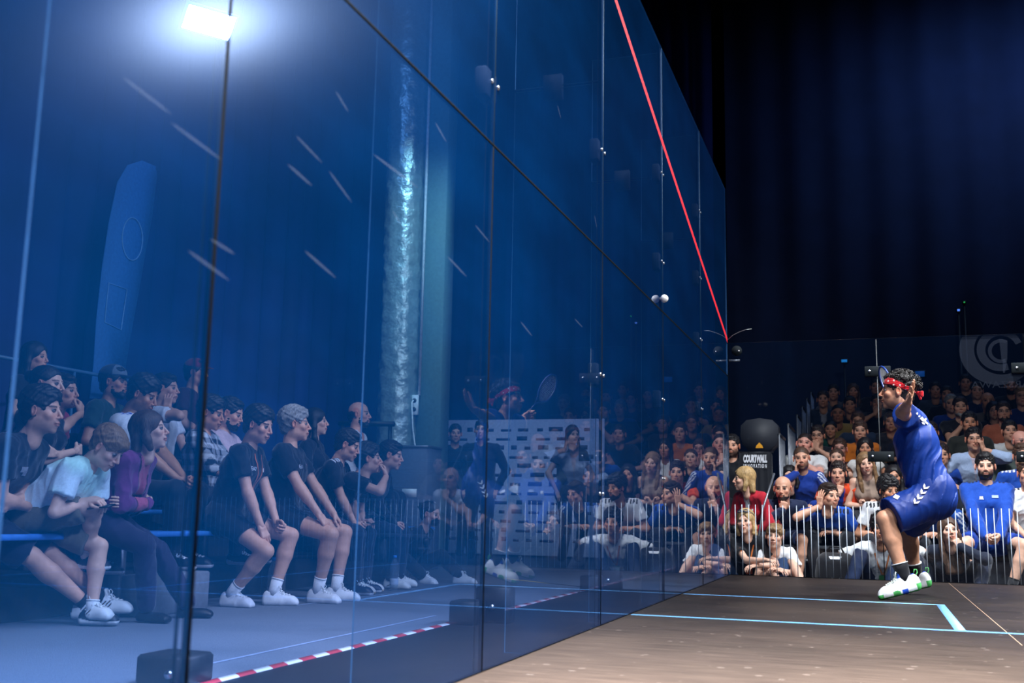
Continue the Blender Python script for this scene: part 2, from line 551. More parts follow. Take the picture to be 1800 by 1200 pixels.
_HANDS = {}
def hand_mesh(pose, v):
    """right hand, wrist at origin, fingers +Y, palm facing -Z, thumb towards -X"""
    key = (pose, v)
    if key in _HANDS: return _HANDS[key]
    curl = {'relax': (.35, .5, .35), 'open': (.08, .12, .1), 'fist': (1.35, 1.5, 1.0), 'curl': (.8, 1.0, .6), 'flat': (.0, .03, .02), 'hold': (.75, .55, .4), 'grip': (1.15, 1.35, .9)}[pose]
    spread = {'open': .20, 'flat': .08}.get(pose, .05)
    P = [cap((0, -.02, 0), (0, .02, 0), .019, .017, lat=(1, 0, 0), w0=.008, w1=.016),
         cap((0, .02, 0), (0, .078, .001), .0135, .012, lat=(1, 0, 0), w0=.018, w1=.029, k=.015),
         ell((-.022, .030, -.008), (.016, .028, .015), k=.012)]
    for i, (bx, by, L) in enumerate(((-.031, .084, .072), (-.010, .089, .080), (.011, .086, .075), (.030, .078, .060))):
        a = spread*(i-1.5)
        d = np.array((math.sin(a), math.cos(a), 0.0))
        p = np.array((bx, by, 0.0)); r = .0088-.0006*i*(i == 3)
        ang = 0
        for j, (fr, cj) in enumerate(zip((.42, .32, .26), curl)):
            ang += cj*(1+.08*i)
            dd = d*math.cos(ang)+np.array((0, 0, -1.0))*math.sin(ang)
            q = p+dd*L*fr*1.05
            P.append(cap(p, q, r*(1-.06*j), r*(.93-.08*j), k=.004 if j else .006))
            p = q
    if pose in ('fist', 'grip'):
        T = [(-.026, .022, -.010), (-.040, .052, -.024), (-.026, .078, -.036), (-.004, .084, -.040)]
    elif pose in ('open', 'flat'):
        T = [(-.024, .018, -.004), (-.050, .046, -.010), (-.067, .075, -.012), (-.076, .100, -.012)]
    else:
        T = [(-.024, .018, -.006), (-.044, .048, -.020), (-.050, .078, -.030), (-.046, .102, -.036)]
    for j in range(3):
        P.append(cap(T[j], T[j+1], .0125-.0015*j, .011-.0015*j, k=.006))
    V, Q = net(P, v, .006)
    _HANDS[key] = (V, Q)
    return V, Q

_SHOES = {}
def shoe_geo(style, v=.006):
    """shoe along +Y, sole at z=0, ankle joint at (0,0,.09)"""
    key = (style, v)
    if key in _SHOES: return _SHOES[key]
    if style == 'loafer':
        P = [cap((0, -.045, .024), (0, .150, .018), .024, .020, lat=(1, 0, 0), w0=.014, w1=.022),
             ell((0, -.02, .045), (.036, .048, .035), k=.02), ell((0, .08, .03), (.042, .085, .032), k=.02),
             ell((0, -.005, .095), (.028, .040, .045), sub=True, k=.01)]
    else:
        P = [cap((0, -.050, .022), (0, .060, .022), .022, .022, lat=(1, 0, 0), w0=.016, w1=.022),
             cap((0, .060, .022), (0, .160, .020), .022, .019, lat=(1, 0, 0), w0=.022, w1=.020, k=.01),
             cap((0, -.045, .045), (0, .125, .038), .032, .030, lat=(1, 0, 0), w0=.006, w1=.014, k=.02),
             ell((0, -.018, .070), (.038, .054, .042), k=.02), cap((0, .01, .086), (0, .085, .056), .029, .024, k=.02), ell((0, .120, .036), (.038, .052, .030), k=.02),
             cap((0, -.020, .098), (0, -.02, .145), .024, .034, sub=True, k=.008),
             cap((0, .034, .095), (0, .020, .132), .011, .009, lat=(1, 0, 0), w0=.016, w1=.018, k=.008)]
    P.append(half((0, 0, .001), (0, 0, -1), k=0))
    V, Q = net(P, v, .012)
    _SHOES[key] = (V, Q)
    return V, Q

def shoe_colors(V, up, sole, style):
    c = np.tile(np.array(up), (len(V), 1))
    x, y, z = V.T
    zs = .026+.012*np.clip((-y)/.05, 0, 1)
    s = z < zs
    c[s] = sole
    if style == 'stripes':
        st = (np.abs(((y-.8*(z-.04))*1.0+.004) % .021-.0105) < .0045) & (y > -.002) & (y < .062) & (z > .03) & (z < .075) & (np.abs(x) > .018)
        c[st] = (.01, .01, .015)
        h = (y < -.055) & ~s; c[h] = (.015, .015, .02)
    if style == 'court':
        g = srgb('4fae5c'); b = srgb('2a55c8')
        sol = z < .034+.012*np.clip(-y/.05, 0, 1)
        c[sol] = up
        low = (z < .010)
        c[low] = g
        c[(z < .03) & (y > .150)] = g
        c[(z < .034) & (y > .05) & (y < .095) & (z < .034-14*(y-.073)**2)] = g
        c[(z < .030) & (y > .005) & (y < .040)] = b
        c[(z < .045) & (y < -.045)] = g
        c[(z > .098)] = b
        c[(np.abs(x) < .012) & (z > .055) & (y > .03) & (y < .12)] = srgb('b9d8b4')
    if style == 'swoosh':
        k = (np.abs(z-(.045+.35*(y-.02)**1)) < .004) & (y > -.03) & (y < .05)
        c[k] = (.02, .02, .03)
    return c

_LACE = {}
def lace_lines(n, v=.005):
    # lacing laid over the instep of the sneaker, plus two bow loops, in shoe space
    if n not in _LACE:
        sv, sq = shoe_geo('sneaker', v)
        bv = BVHTree.FromPolygons([Vector(q) for q in sv.tolist()], sq.tolist())
        def top(x, y):
            h = bv.ray_cast(Vector((x, y, .3)), Vector((0, 0, -1)))[0]
            return h[2]+.002 if h else .05
        L = []
        for i in range(n):
            y = .048+.060*i/(n-1)
            L.append([(x, y+(.006 if x > 0 else -.002), top(x, y)) for x in (-.024, -.012, 0, .012, .024)])
            L.append([(x, y+(-.002 if x > 0 else .006), top(x, y)+.0015) for x in (-.024, -.012, 0, .012, .024)])
        z = top(0, .045)
        for sx in (-1, 1):
            L.append([(0, .044, z), (sx*.012, .036, z+.022), (sx*.028, .040, z+.030), (sx*.036, .050, z+.014), (sx*.020, .050, z+.004), (0, .046, z)])
            L.append([(0, .044, z), (sx*.020, .060, z-.004), (sx*.036, .070, z-.024)])
        _LACE[n] = L
    return _LACE[n]

HAIRDEF = {}
def hair_geo(style, v):
    key = (style, v)
    if key in HAIRDEF: return HAIRDEF[key]
    def base(t, c=.012, top=0.0):
        return [ell((0, -.021, .040+top), (.076+t, .096+t, .080+t+top), k=0), half((0, 0, 0), (0, .8, -.6)) | {'p': np.array((0, .8*c, -.6*c)), 'k': .006}]
    ears = [ell((s*.085, .004, -.010), (.026, .030, .034), sub=True, k=.01) for s in (1, -1)]
    nape = [ell((0, -.048, -.030), (.060, .062, .055), k=.02)]
    amp, fr = .004, 95
    temple = [ell((0, .100, -.022), (.088, .078, .088), sub=True, k=.008)]
    if style == 'short':
        P = base(.010, .024, .004)[:1]+nape+[ell((.012, .040, .092), (.052, .045, .026), k=.015)]+base(0, .032)[1:]+ears+temple; amp = .005; fr = 120
    elif style == 'thick':
        P = base(.015, .016, .008)[:1]+nape+[ell((0, .030, .090), (.066, .058, .036), k=.02)]+base(0, .040)[1:]+ears+temple; amp = .006
    elif style == 'fringe':
        P = base(.012)[:1]+nape+[ell((0, .045, .062), (.064, .052, .042), k=.02)]+base(0, .046)[1:]+ears; amp = .005
    elif style == 'buzz':
        P = base(.0035)[:1]+[ell((0, -.045, -.028), (.058, .058, .05), k=.02)]+base(0, .028)[1:]+ears+temple; amp = .001
    elif style == 'receding':
        P = base(.007)[:1]+nape+base(0, .002)[1:]+ears; amp = .003
    elif style == 'fringe_bald':
        P = [ell((0, -.025, .0), (.081, .094, .052)), ell((0, -.05, -.03), (.060, .062, .05), k=.02), half((0, 0, .042), (0, .1, 1), k=.01)]+base(0, -.010)[1:]+ears; amp = .003
    elif style == 'curly':
        P = base(.018, .02, .010)[:1]+nape+[ell((0, .02, .10), (.065, .06, .035), k=.02)]+base(0, .030)[1:]+[ell((s*.088, .006, -.016), (.026, .028, .030), sub=True, k=.01) for s in (1, -1)]; amp = .012; fr = 130
    elif style == 'bun':
        P = base(.008)[:1]+nape+base(0, .021)[1:]+[ell((0, -.125, .055), (.036, .034, .036), k=.012)]+ears; amp = .003
    elif style == 'tail':
        P = base(.008)[:1]+nape+base(0, .021)[1:]+[cap((0, -.10, .02), (0, -.135, -.03), .022, .024, k=.02), cap((0, -.135, -.03), (0, -.13, -.19), .024, .010, k=.02)]+ears; amp = .004
    elif style in ('long', 'longer', 'bob'):
        L = {'long': -.25, 'longer': -.36, 'bob': -.115}[style]
        P = base(.013, .020, .004)[:1]+nape
        for s in (1, -1):
            P += [cap((s*.060, -.008, .050), (s*.086, -.010, -.05), .026, .022, k=.02),
                  cap((s*.086, -.010, -.05), (s*.086, -.005, L*.6), .022, .023, k=.02),
                  cap((s*.086, -.005, L*.6), (s*.078, .035 if style != 'bob' else .01, L), .023, .012 if style != 'bob' else .02, k=.02)]
        P += [cap((0, -.075, .03), (0, -.085, L), .040, .030, lat=(1, 0, 0), w0=.02, w1=.055, k=.03)]
        P += [ell((0, .090, -.035), (.057, .070, .100), sub=True, k=.012), half((0, .084, 0), (0, 1, -.25), k=.01)]
        amp = .004; fr = 60
    else:
        raise ValueError(style)
    V, Q = net(P, v, .012, lambda X: vnoise(X*np.array((1, 1, .35 if style in ('long', 'longer', 'bob', 'tail') else 1)), fr, 3)*amp)
    HAIRDEF[key] = (V, Q)
    return V, Q

def beard_geo(v, full=True):
    key = ('beard', v, full)
    if key in HAIRDEF: return HAIRDEF[key]
    P = [ell((0, .034, -.078), (.052, .055, .043), k=0), ell((.047, .016, -.056), (.018, .024, .036), k=.02), ell((-.047, .016, -.056), (.018, .024, .036), k=.02),
         ell((0, .074, -.104), (.026, .020, .022), k=.02),
         cap((-.024, .086, -.062), (0, .093, -.050), .0062, k=.008), cap((.024, .086, -.062), (0, .093, -.050), .0062, k=.008),
         ell((0, .100, -.0655), (.020, .020, .0095), sub=True, k=.004),
         ell((0, .075, -.018), (.060, .045, .030), sub=True, k=.014),
         half((0, -.012, 0), (0, -1, 0), k=.006)]
    V, Q = net(P, v, .012, lambda X: vnoise(X, 160, 5)*.002)
    HAIRDEF[key] = (V, Q)
    return V, Q

# ------------------------------------------------------------------ people
def ik(a, b, l1, l2, pole):
    a, b = np.array(a, float), np.array(b, float)
    d = b-a; L = np.linalg.norm(d)
    mx = (l1+l2)*.995
    if L > mx: b = a+d/L*mx; L = mx
    if L < abs(l1-l2)*1.05+.02:
        L = abs(l1-l2)*1.05+.02; b = a+U(d)*L
    u = U(b-a)
    x = (l1*l1-l2*l2+L*L)/(2*L)
    h = math.sqrt(max(l1*l1-x*x, 0))
    p = np.array(pole, float); p = U(p-u*(p@u))
    return a+u*x+p*h, b

def frame(y, z):
    """columns: x, y, z with y exact"""
    y = U(y); z = U(np.array(z, float)-y*(np.array(z, float)@y)); x = np.cross(y, z)
    return np.stack([x, y, z], 1)

SKINS = dict(fair=srgb('e2b095'), light=srgb('d9a184'), mid=srgb('c58a69'), tan=srgb('a96f4f'), pink=srgb('e0a08c'))
HAIRC = dict(black=srgb('17120f'), dark=srgb('2b1e17'), brown=srgb('4a3324'), light=srgb('80603f'), blond=srgb('b08d5c'), grey=srgb('8c8a86'), white=srgb('c9c7c2'), red=srgb('6b3a22'))

def joint_sit(s, seat, lean, legs, look, arms, fem, feet=None, side=0.0, twist=0.0):
    J = {}
    P = np.array((0, 0, seat+.095*s))
    sd = np.array((math.sin(side), 0, math.cos(side)))
    up = np.array((math.sin(side), math.sin(lean), math.cos(lean)*math.cos(side))); up = U(up)
    lean2 = lean*1.25
    up2 = U((math.sin(side), math.sin(lean2), math.cos(lean2)*math.cos(side)))
    lat = U(np.array((1, 0, 0))-up*up[0])
    ct, st = math.cos(twist), math.sin(twist)
    fw = np.cross(up2, lat)
    lat = lat*ct+fw*(-st); lat = U(lat)
    J['P'] = P; J['W'] = P+up*.17*s; J['C'] = J['W']+up2*.17*s; J['N'] = J['C']+up2*.155*s
    J['lat'] = lat; J['hlat'] = np.array((1, 0, 0.)); J['up'] = up2; J['fw'] = np.cross(up2, lat)
    sw = (.148 if fem else .168)*s
    yaw, pit, rol = look
    Mh = rotm((0, 0, 1), math.radians(yaw))@rotm((1, 0, 0), math.radians(pit))@rotm((0, 1, 0), math.radians(rol))
    J['Mh'] = Mh
    J['H'] = J['N']+U(up2*.7+np.array((0, .0, .5)))*.100*s+Mh@np.array((0, .03, .075))*s
    for sg, nm in ((-1, 'L'), (1, 'R')):
        J['S'+nm] = J['N']-up2*.045*s+lat*sg*sw
        J['hip'+nm] = P+np.array((sg*.085*s, .01, -.01*s))
        ft = (feet or {}).get(nm)
        if ft is None: ft = (sg*.13, .40*s, .09*s)
        kn, an = ik(J['hip'+nm], ft, .43*s, .41*s, (sg*(legs.get('splay', .35)), 1.0, 1.0))
        J['K'+nm] = kn; J['A'+nm] = an
    return J

ARMS = {
    'knees': dict(L=('knee', 0, -.05, .075, 'relax'), R=('knee', 0, -.05, .075, 'relax')),
    'clasp': dict(L=('mid', .045, -.02, .06, 'curl', (-.6, .6, -.4), (-.7, -.3, .3)), R=('mid', .045, -.04, .07, 'curl', (-.6, .6, -.4), (-.7, -.3, .3))),
    'lap': dict(L=('pelvis', .09, .22, .10, 'relax'), R=('pelvis', .09, .22, .10, 'relax')),
    'cross': dict(L=('chest', -.10, .185, -.10, 'relax', (-1, -.1, .1), (0, -1, 0)), R=('chest', -.10, .215, -.07, 'relax', (-1, -.15, .15), (0, -1, 0))),
    'chinR': dict(R=('head', -.01, .115, -.215, 'fist', (-.25, -.15, 1), (0, -1, .2)), L=('chest', -.10, .20, -.14, 'relax', (-1, 0, .1), (0, -1, 0))),
    'chinL': dict(L=('head', -.01, .115, -.215, 'fist', (-.25, -.15, 1), (0, -1, .2)), R=('chest', -.10, .20, -.14, 'relax', (-1, 0, .1), (0, -1, 0))),
    'mouthR': dict(R=('head', .03, .165, -.165, 'curl', (-.45, -.25, 1), (0, -1, .2)), L=('pelvis', .08, .25, .10, 'relax')),
    'mouthL': dict(L=('head', .03, .165, -.165, 'curl', (-.45, -.25, 1), (0, -1, .2)), R=('pelvis', .08, .25, .10, 'relax')),
    'cheekR': dict(R=('head', .085, .06, -.17, 'relax', (-.1, .0, 1), (-1, 0, 0)), L=('mid', .03, -.1, .10, 'relax')),
    'cheekL': dict(L=('head', .085, .06, -.17, 'relax', (-.1, .0, 1), (-1, 0, 0)), R=('mid', .03, -.1, .10, 'relax')),
    'glassL': dict(L=('head', .115, .12, -.13, 'hold', (-.35, .0, 1), (-.6, -.6, 0)), R=('knee', 0, -.1, .09, 'relax')),
    'earR': dict(R=('head', .135, .02, -.10, 'open', (-.25, .0, 1), (-1, 0, 0)), L=('mid', .06, .02, .09, 'relax')),
    'phone': dict(L=('mid', .05, -.04, .14, 'hold', (-.3, 1, .2), (.2, -.3, -.6)), R=('mid', .05, -.06, .13, 'hold', (-.3, 1, .2), (.2, -.3, -.6))),
    'pray': dict(L=('chest', -.005, .24, -.07, 'relax', (-.15, .1, 1), (-1, 0, 0)), R=('chest', -.005, .24, -.07, 'relax', (-.15, .1, 1), (-1, 0, 0))),
}

def place_arms(J, arms, s):
    A = ARMS[arms] if isinstance(arms, str) else arms
    for sg, nm in ((-1, 'L'), (1, 'R')):
        sp = A[nm]
        fr, x, y, z, hp = sp[:5]
        x = x*sg
        v = np.array((x, y, z))*s
        if fr == 'knee': t = J['K'+nm]+v
        elif fr == 'mid': t = (J['KL']+J['KR'])/2+v
        elif fr == 'pelvis': t = J['P']+v
        elif fr == 'chest': t = J['C']+J['lat']*v[0]+J['fw']*v[1]+J['up']*v[2]
        elif fr == 'head': t = J['H']+J['Mh']@v
        else: t = np.array((sp[1], y, z))
        pole = sp[7] if len(sp) > 7 else (sg*1.35, -.40, -.75)
        e, w = ik(J['S'+nm], t, .285*s, .25*s, pole)
        J['E'+nm] = e; J['Wr'+nm] = w
        fd = U(w-e)
        if len(sp) > 5 and sp[5] is not None:
            d = np.array((sp[5][0]*sg, sp[5][1], sp[5][2]))
            if fr == 'head': d = J['Mh']@d
        else:
            d = fd+np.array((0, .15, -.15))
        if len(sp) > 6 and sp[6] is not None:
            pn = np.array((sp[6][0]*sg, sp[6][1], sp[6][2]))
            if fr == 'head': pn = J['Mh']@pn
        else:
            pn = np.array((-sg*.3, 0, -1.0))
        J['hd'+nm] = frame(d, -pn); J['hp'+nm] = hp

def body_prims(J, s, fem, g=0.0, belly=0.0, part='body', sleeve=1.0, leglen=1.0, fat=1.0, flare=.008):
    P, W, C, N, lat, hl = J['P'], J['W'], J['C'], J['N'], J['lat'], J['hlat']
    fw = J['fw']; up = J['up']
    o = []
    if part in ('body', 'top'):
        b = belly*s
        q = -.012 if part == 'body' else .012+g
        hw = (.075 if fem else .065)
        o += [cap(P-up*(.0 if part == 'body' else .03)*s, W, (.112*fat)*s+q, (.100*fat)*s+q, hl, hw*s, .052*fat*s),
              cap(W, C, (.100*fat)*s+q, (.112*fat)*s+q, lat, .052*fat*s, (.050 if fem else .062)*fat*s),
              cap(C, N-up*.065*s, .112*fat*s+q, .068*s+q, lat, (.050 if fem else .062)*fat*s, (.062 if fem else .078)*s),
              cap(N-up*.060*s+lat*.10*s, N-up*.005*s+lat*.03*s, .050*s+q, .038*s+q, k=.03*s), cap(N-up*.060*s-lat*.10*s, N-up*.005*s-lat*.03*s, .050*s+q, .038*s+q, k=.03*s)]
        if b: o.append(ell(W+fw*.03*s+fw*b*.5-up*.03, (.13*s+q, .10*s+b+q, .13*s+q), frame(fw, up)))
        if fem:
            for sg in (-1, 1): o.append(ell(C+fw*.095*s+lat*sg*.065*s-up*.01*s, np.array((.055, .05, .055))*s+q))
    if part == 'body':
        o += [cap(N-up*.03*s, J['H']+J['Mh']@np.array((0, -.03, -.10))*s, .062*s, .050*s, k=.03*s)]
    for sg, nm in ((-1, 'L'), (1, 'R')):
        Sx, E, Wr = J['S'+nm], J['E'+nm], J['Wr'+nm]
        af = .86 if fem else fat
        if part == 'body':
            o += [cap(N-up*.05*s+lat*sg*.06*s, Sx, .046*s, .048*s, k=.03*s),
                  cap(Sx, E, .048*s*af, .038*s*af, k=.025*s), cap(E, Wr, .040*s*af, .026*s*af, k=.012*s),
                  cap(E+(Wr-E)*.1, E+(Wr-E)*.4, .042*s*af, .038*s*af, k=.015*s)]
        elif part == 'top' and sleeve > 0:
            q = .012+g
            e1 = Sx+(E-Sx)*min(1, sleeve)
            o += [cap(N-up*.05*s+lat*sg*.06*s, Sx, .050*s+q, .052*s+q, k=.03*s),
                  cap(Sx, e1, .050*s*af+q, (.050 if sleeve < 1 else .042)*s*af+q+(.004 if sleeve < 1 else 0), k=.02*s) | {'flat': sleeve < 1}]
            if sleeve > 1:
                o += [cap(E, E+(Wr-E)*min(.97, (sleeve-1)), .044*s*af+q, .030*s*af+q, k=.012*s)]
    if part in ('body', 'bottom'):
        q = -.004 if part == 'body' else .014+g
        lf = fat
        if part == 'bottom':
            o += [cap(P+up*.02, P-up*.03*s, .115*s*fat+q, .112*s*fat+q, hl, .065*s)]
        for sg, nm in ((-1, 'L'), (1, 'R')):
            h, K, A = J['hip'+nm], J['K'+nm], J['A'+nm]
            d = U(K-h)
            if part == 'body':
                o += [cap(h, K, .084*s*lf, .054*s, k=.03*s), cap(K, K+(A-K)*.35, .053*s, .054*s, k=.015*s), cap(K+(A-K)*.35, A, .053*s, .033*s, k=.015*s)]
                cb = np.cross(U(A-K), J['hlat']); cb = cb if cb@(h-K) > 0 else -cb
                o += [ell(K+(A-K)*.28+U(cb)*.022*s, np.array((.042, .042, .10))*s, frame(np.cross(U(A-K), (1, 0, .01)), U(A-K)), k=.02*s)]
            else:
                L = leglen
                o += [cap(h, h+(K-h)*min(1, L), .088*s*lf+q, (.058 if L >= 1 else .066)*s+q+(flare if L < 1 else 0), k=.03*s) | {'flat': L < 1}]
                if L > 1: o += [cap(K, K+(A-K)*min(.95, L-1), .056*s+q, .044*s+q, k=.012*s)]
    return o

def T(V, M, o, s=1.0):
    return (V*s)@np.array(M).T+np.array(o)

def wrinkle(J, s, amp, seed):
    base = vnoise
    def f(P):
        q = P.copy(); q[:, 2] *= .55
        a = base(q, 20, seed); b = base(q+.02*a[:, None], 34, seed+1)
        return (a*.5-(1-np.abs(b))**3*1.3+.25)*amp*1.5
    return f

def mk_project(V, Q):
    return BVHTree.FromPolygons([Vector(v) for v in V.tolist()], Q.tolist())

def decal_on(bvh, o, x, y, n, V2, F, off=.004):
    """lays flat shape V2 (x,y) on a surface seen from direction n; returns verts, faces"""
    out = []
    o, x, y, n = (np.array(q, float) for q in (o, x, y, n))
    last = 0.0
    for v in V2:
        p = o+x*v[0]+y*v[1]
        h, nn, i, d = bvh.ray_cast(Vector(p+n*.4), Vector(-n), .8)
        if h is None: t = last
        else: t = (np.array(h)-p)@n; last = t
        out.append(p+n*(t+off))
    return np.array(out), F

def rect2(cx, cy, w, h, n=3, sh=0.0):
    V = []; F = []
    for j in range(n+1):
        for i in range(n+1):
            V.append((cx-w/2+w*i/n+sh*(-h/2+h*j/n), cy-h/2+h*j/n))
    for j in range(n):
        for i in range(n):
            a = j*(n+1)+i; F.append((a, a+1, a+n+2, a+n+1))
    return V, F

def merge(parts):
    V = []; F = []; b = 0; C = []
    for (v, f, c) in parts:
        v = np.asarray(v, float); V.append(v); F += [tuple(int(i)+b for i in q) for q in f]; b += len(v)
        C.append(np.tile(np.array(c), (len(v), 1)) if np.ndim(c) == 1 else c)
    return np.concatenate(V), F, np.concatenate(C)

PEOPLE = []
def build_person(root, J, s, fem, skin, hair, top, bottom, shoes, lod, beard=0, glasses=None, cap_=None, stubble=0, belly=0, fat=1.0,
                 bare=False, extras=None, iris=(.05, .035, .02), gaze=(0, 0), seed=1, lipc=None, headscale=1.0, showlegs=True):
    vb, vh, vc = {0: (.007, .0027, .0065), 1: (.010, .0036, .010), 2: (.013, .0048, .013), 3: (.020, .0068, .019)}[lod]
    vb *= s; sk = np.array(SKINS[skin]) if isinstance(skin, str) else np.array(skin)
    hstyle, hcol = hair; hc = np.array(HAIRC[hcol]) if isinstance(hcol, str) else np.array(hcol)
    sleeve = top.get('sleeve', .62); leglen = bottom.get('len', 2)
    # body: one continuous surface from neck to feet, head and hands joined on
    P = body_prims(J, s, fem, part='body', belly=0, fat=fat)
    if bare:
        for sg, nm in ((-1, 'L'), (1, 'R')):
            A = J['A'+nm]; fd = J.get('ft'+nm, np.array((sg*.1, 1, -.15)))
            fd = U(fd)
            P += [cap(A-fd*.03*s+np.array((0, 0, -.03)), A+fd*.12*s+np.array((0, 0, -.055)), .030*s, .024*s, lat=U(np.cross(fd, (0, 0, 1))), w0=.006, w1=.020*s, k=.02)]
            for t in range(5):
                b0 = A+fd*.13*s+np.array((0, 0, -.06))+U(np.cross(fd, (0, 0, 1)))*(t-2)*.015*s
                P.append(cap(b0, b0+fd*.035*s, .0095*s, k=.004))
    V, Q = net(P, vb, .02*s)
    parts = [(V, Q, sk)]
    hv, hq = head_mesh(vh, fem)
    lips = np.array(lipc) if lipc is not None else (sk*np.array([.82, .48, .45]) if fem else sk*np.array([.80, .56, .52]))
    brow = hc*1.0 if hcol not in ('blond', 'white', 'grey') else hc*.6
    hcx = head_colors(hv, sk, brow, lips, stubble, fem)
    hs = s**.35*(1.02 if fem else 1.07)*headscale
    J['hs'] = hs
    parts.append((T(hv, J['Mh'], J['H'], hs), hq, hcx))
    ev, eq, ec = eyes_geo(gaze, iris)
    parts.append((T(ev, J['Mh'], J['H'], hs), eq, ec))
    for sg, nm in ((-1, 'L'), (1, 'R')):
        gv, gq = hand_mesh(J['hp'+nm], max(.0034, vh*.95) if lod < 3 else .0062)
        gv = gv.copy()
        if nm == 'L':
            gv[:, 0] *= -1; gq = gq[:, ::-1]
        c = np.tile(sk, (len(gv), 1))
        parts.append((T(gv, J['hd'+nm], J['Wr'+nm], s*.98*(.9 if fem else 1)), gq, c))
    MV, MF, MC = merge(parts)
    root_me = mesh_np('body', MV, np.array(MF), SKIN, MC)
    root_o = link('body', root_me, root)
    # clothes
    amp = top.get('wr', .005)
    P = body_prims(J, s, fem, g=top.get('g', 0), belly=belly, part='top', sleeve=sleeve, fat=fat)
    if top.get('neck', 1):
        nk = top.get('neck', 1)
        P.append(ell(J['N']+J['up']*.062*s+J['fw']*(.020+.012*nk)*s, (.066*s, .066*s, .062*s+.012*nk), frame(J['fw'], J['up']), sub=True, k=.008))
    if sleeve <= 0:
        for nm in 'LR': P.append(ell(J['S'+nm]+(J['E'+nm]-J['S'+nm])*.25+J['up']*.01, (.062*s,)*3, sub=True, k=.01))
    V, Q = net(P, vc*s, .02*s, top['disp'] if 'disp' in top else wrinkle(J, s, amp, seed))
    colf = top.get('f'); tc = np.array(srgb(top['c']))
    cc = colf(V, J, s, tc) if colf else tc
    tm = {'fabric': FABRIC, 'satin': SATIN}[top.get('m', 'fabric')]
    me = mesh_np('top', V, Q, tm, np.tile(cc, (len(V), 1)) if np.ndim(cc) == 1 else cc)
    link(top.get('n', 'shirt'), me, root)
    bvh = mk_project(V, Q) if (extras or top.get('logo')) and lod < 3 else None
    if showlegs:
        P = body_prims(J, s, fem, g=bottom.get('g', 0), part='bottom', leglen=leglen, fat=fat, flare=bottom.get('flare', .008))
        V, Q = net(P, vc*s, .02*s, wrinkle(J, s, bottom.get('wr', .004 if leglen > 1 else .0045), seed+9))
        me = mesh_np('bottom', V, Q, DENIM if bottom.get('m') == 'denim' else (SATIN if bottom.get('m') == 'satin' else FABRIC), np.tile(np.array(srgb(bottom['c'])), (len(V), 1)))
        link('trousers' if leglen > 1 else 'shorts', me, root)
    if shoes and showlegs and lod < 3:
        for sg, nm in ((-1, 'L'), (1, 'R')):
            K, A = J['K'+nm], J['A'+nm]
            fd = J.get('ft'+nm)
            if fd is None: fd = np.array((sg*.18, 1, 0.))
            nz = J.get('fu'+nm, np.array((0, 0, 1.)))
            M = frame(fd, nz)
            sv, sq = shoe_geo('loafer' if shoes[0] == 'loafer' else 'sneaker', .005 if lod < 2 else .008)
            cc = shoe_colors(sv, np.array(srgb(shoes[1])), np.array(srgb(shoes[2])), shoes[0])
            if nm == 'L': pass
            o0 = A-M@np.array((0, 0, .09))*s
            link('shoe', mesh_np('shoe', T(sv, M, o0, s), sq, SHOEM, cc), root)
            if len(shoes) > 3:
                sb = MB(); sb.tube([A-M@np.array((0, .005, .02))*s, A+(K-A)*.05, A+(K-A)*shoes[4]], [.040*s, .040*s, .044*s], 14)
                sb.tube([A+(K-A)*(shoes[4]-.02), A+(K-A)*(shoes[4]+.005)], .0455*s, 14)
                link('sock', mesh_np('sock', np.array(sb.v), sb.f, FABRIC, np.tile(np.array(srgb(shoes[3])), (len(sb.v), 1))), root)
            if shoes[0] != 'loafer' and lod < 2:
                lb = MB()
                for pl in lace_lines(4):
                    lb.tube([M@np.array(q)*s+o0 for q in pl], .0028, 5)
                link('laces', mesh_np('laces', np.array(lb.v), lb.f, FABRIC, np.tile(np.array(srgb('e8e8e4')), (len(lb.v), 1))), root)
    # hair, beard, eyewear, headwear
    if hstyle != 'bald':
        V, Q = hair_geo(hstyle, max(vh*1.15, .004) if lod < 3 else .009)
        link('hair', mesh_np('hair', T(V, J['Mh'], J['H'], hs), Q, HAIRM, np.tile(hc, (len(V), 1))*(1+.25*vnoise(V, 60, 8))[:, None]), root)
    if beard:
        V, Q = beard_geo(max(vh, .004))
        bc = hc if not isinstance(beard, str) else np.array(HAIRC[beard])
        link('beard', mesh_np('beard', T(V, J['Mh'], J['H'], hs), Q, HAIRM, np.tile(bc, (len(V), 1))), root)
    if glasses:
        g = MB()
        for sg in (-1, 1):
            g.tube([(sg*.032+.024*math.cos(a), .0985-.35*(.024*math.cos(a)*sg)**1*(.5), .001+.018*math.sin(a)) for a in np.linspace(0, 2*math.pi, 17)[:-1]], .0017, 6, closed=True)
            g.tube([(sg*.056, .094, .006), (sg*.074, .07, .006), (sg*.080, -.005, .002)], .0017, 6)
        g.tube([(-.009, .101, .004), (0, .103, .006), (.009, .101, .004)], .0017, 6)
        link('glasses', mesh_np('glasses', T(np.array(g.v), J['Mh'], J['H'], hs), g.f, PLASTIC, np.tile(np.array(srgb(glasses)), (len(g.v), 1))), root)
    if cap_:
        P = [ell((0, -.015, .062), (.087, .104, .078)), half((0, 0, .048), (0, -.10, -1), k=.003),
             cap((0, .085, .047), (0, .150, .040), .006, .004, lat=(1, 0, 0), w0=.062, w1=.035, k=.006)]
        V, Q = net(P, .006, .006)
        c = np.tile(np.array(srgb(cap_[0])), (len(V), 1)); c[(V[:, 1] > .02) & (V[:, 2] > .055)] = srgb(cap_[1])
        link('cap', mesh_np('cap', T(V, J['Mh'], J['H'], hs), Q, FABRIC, c), root)
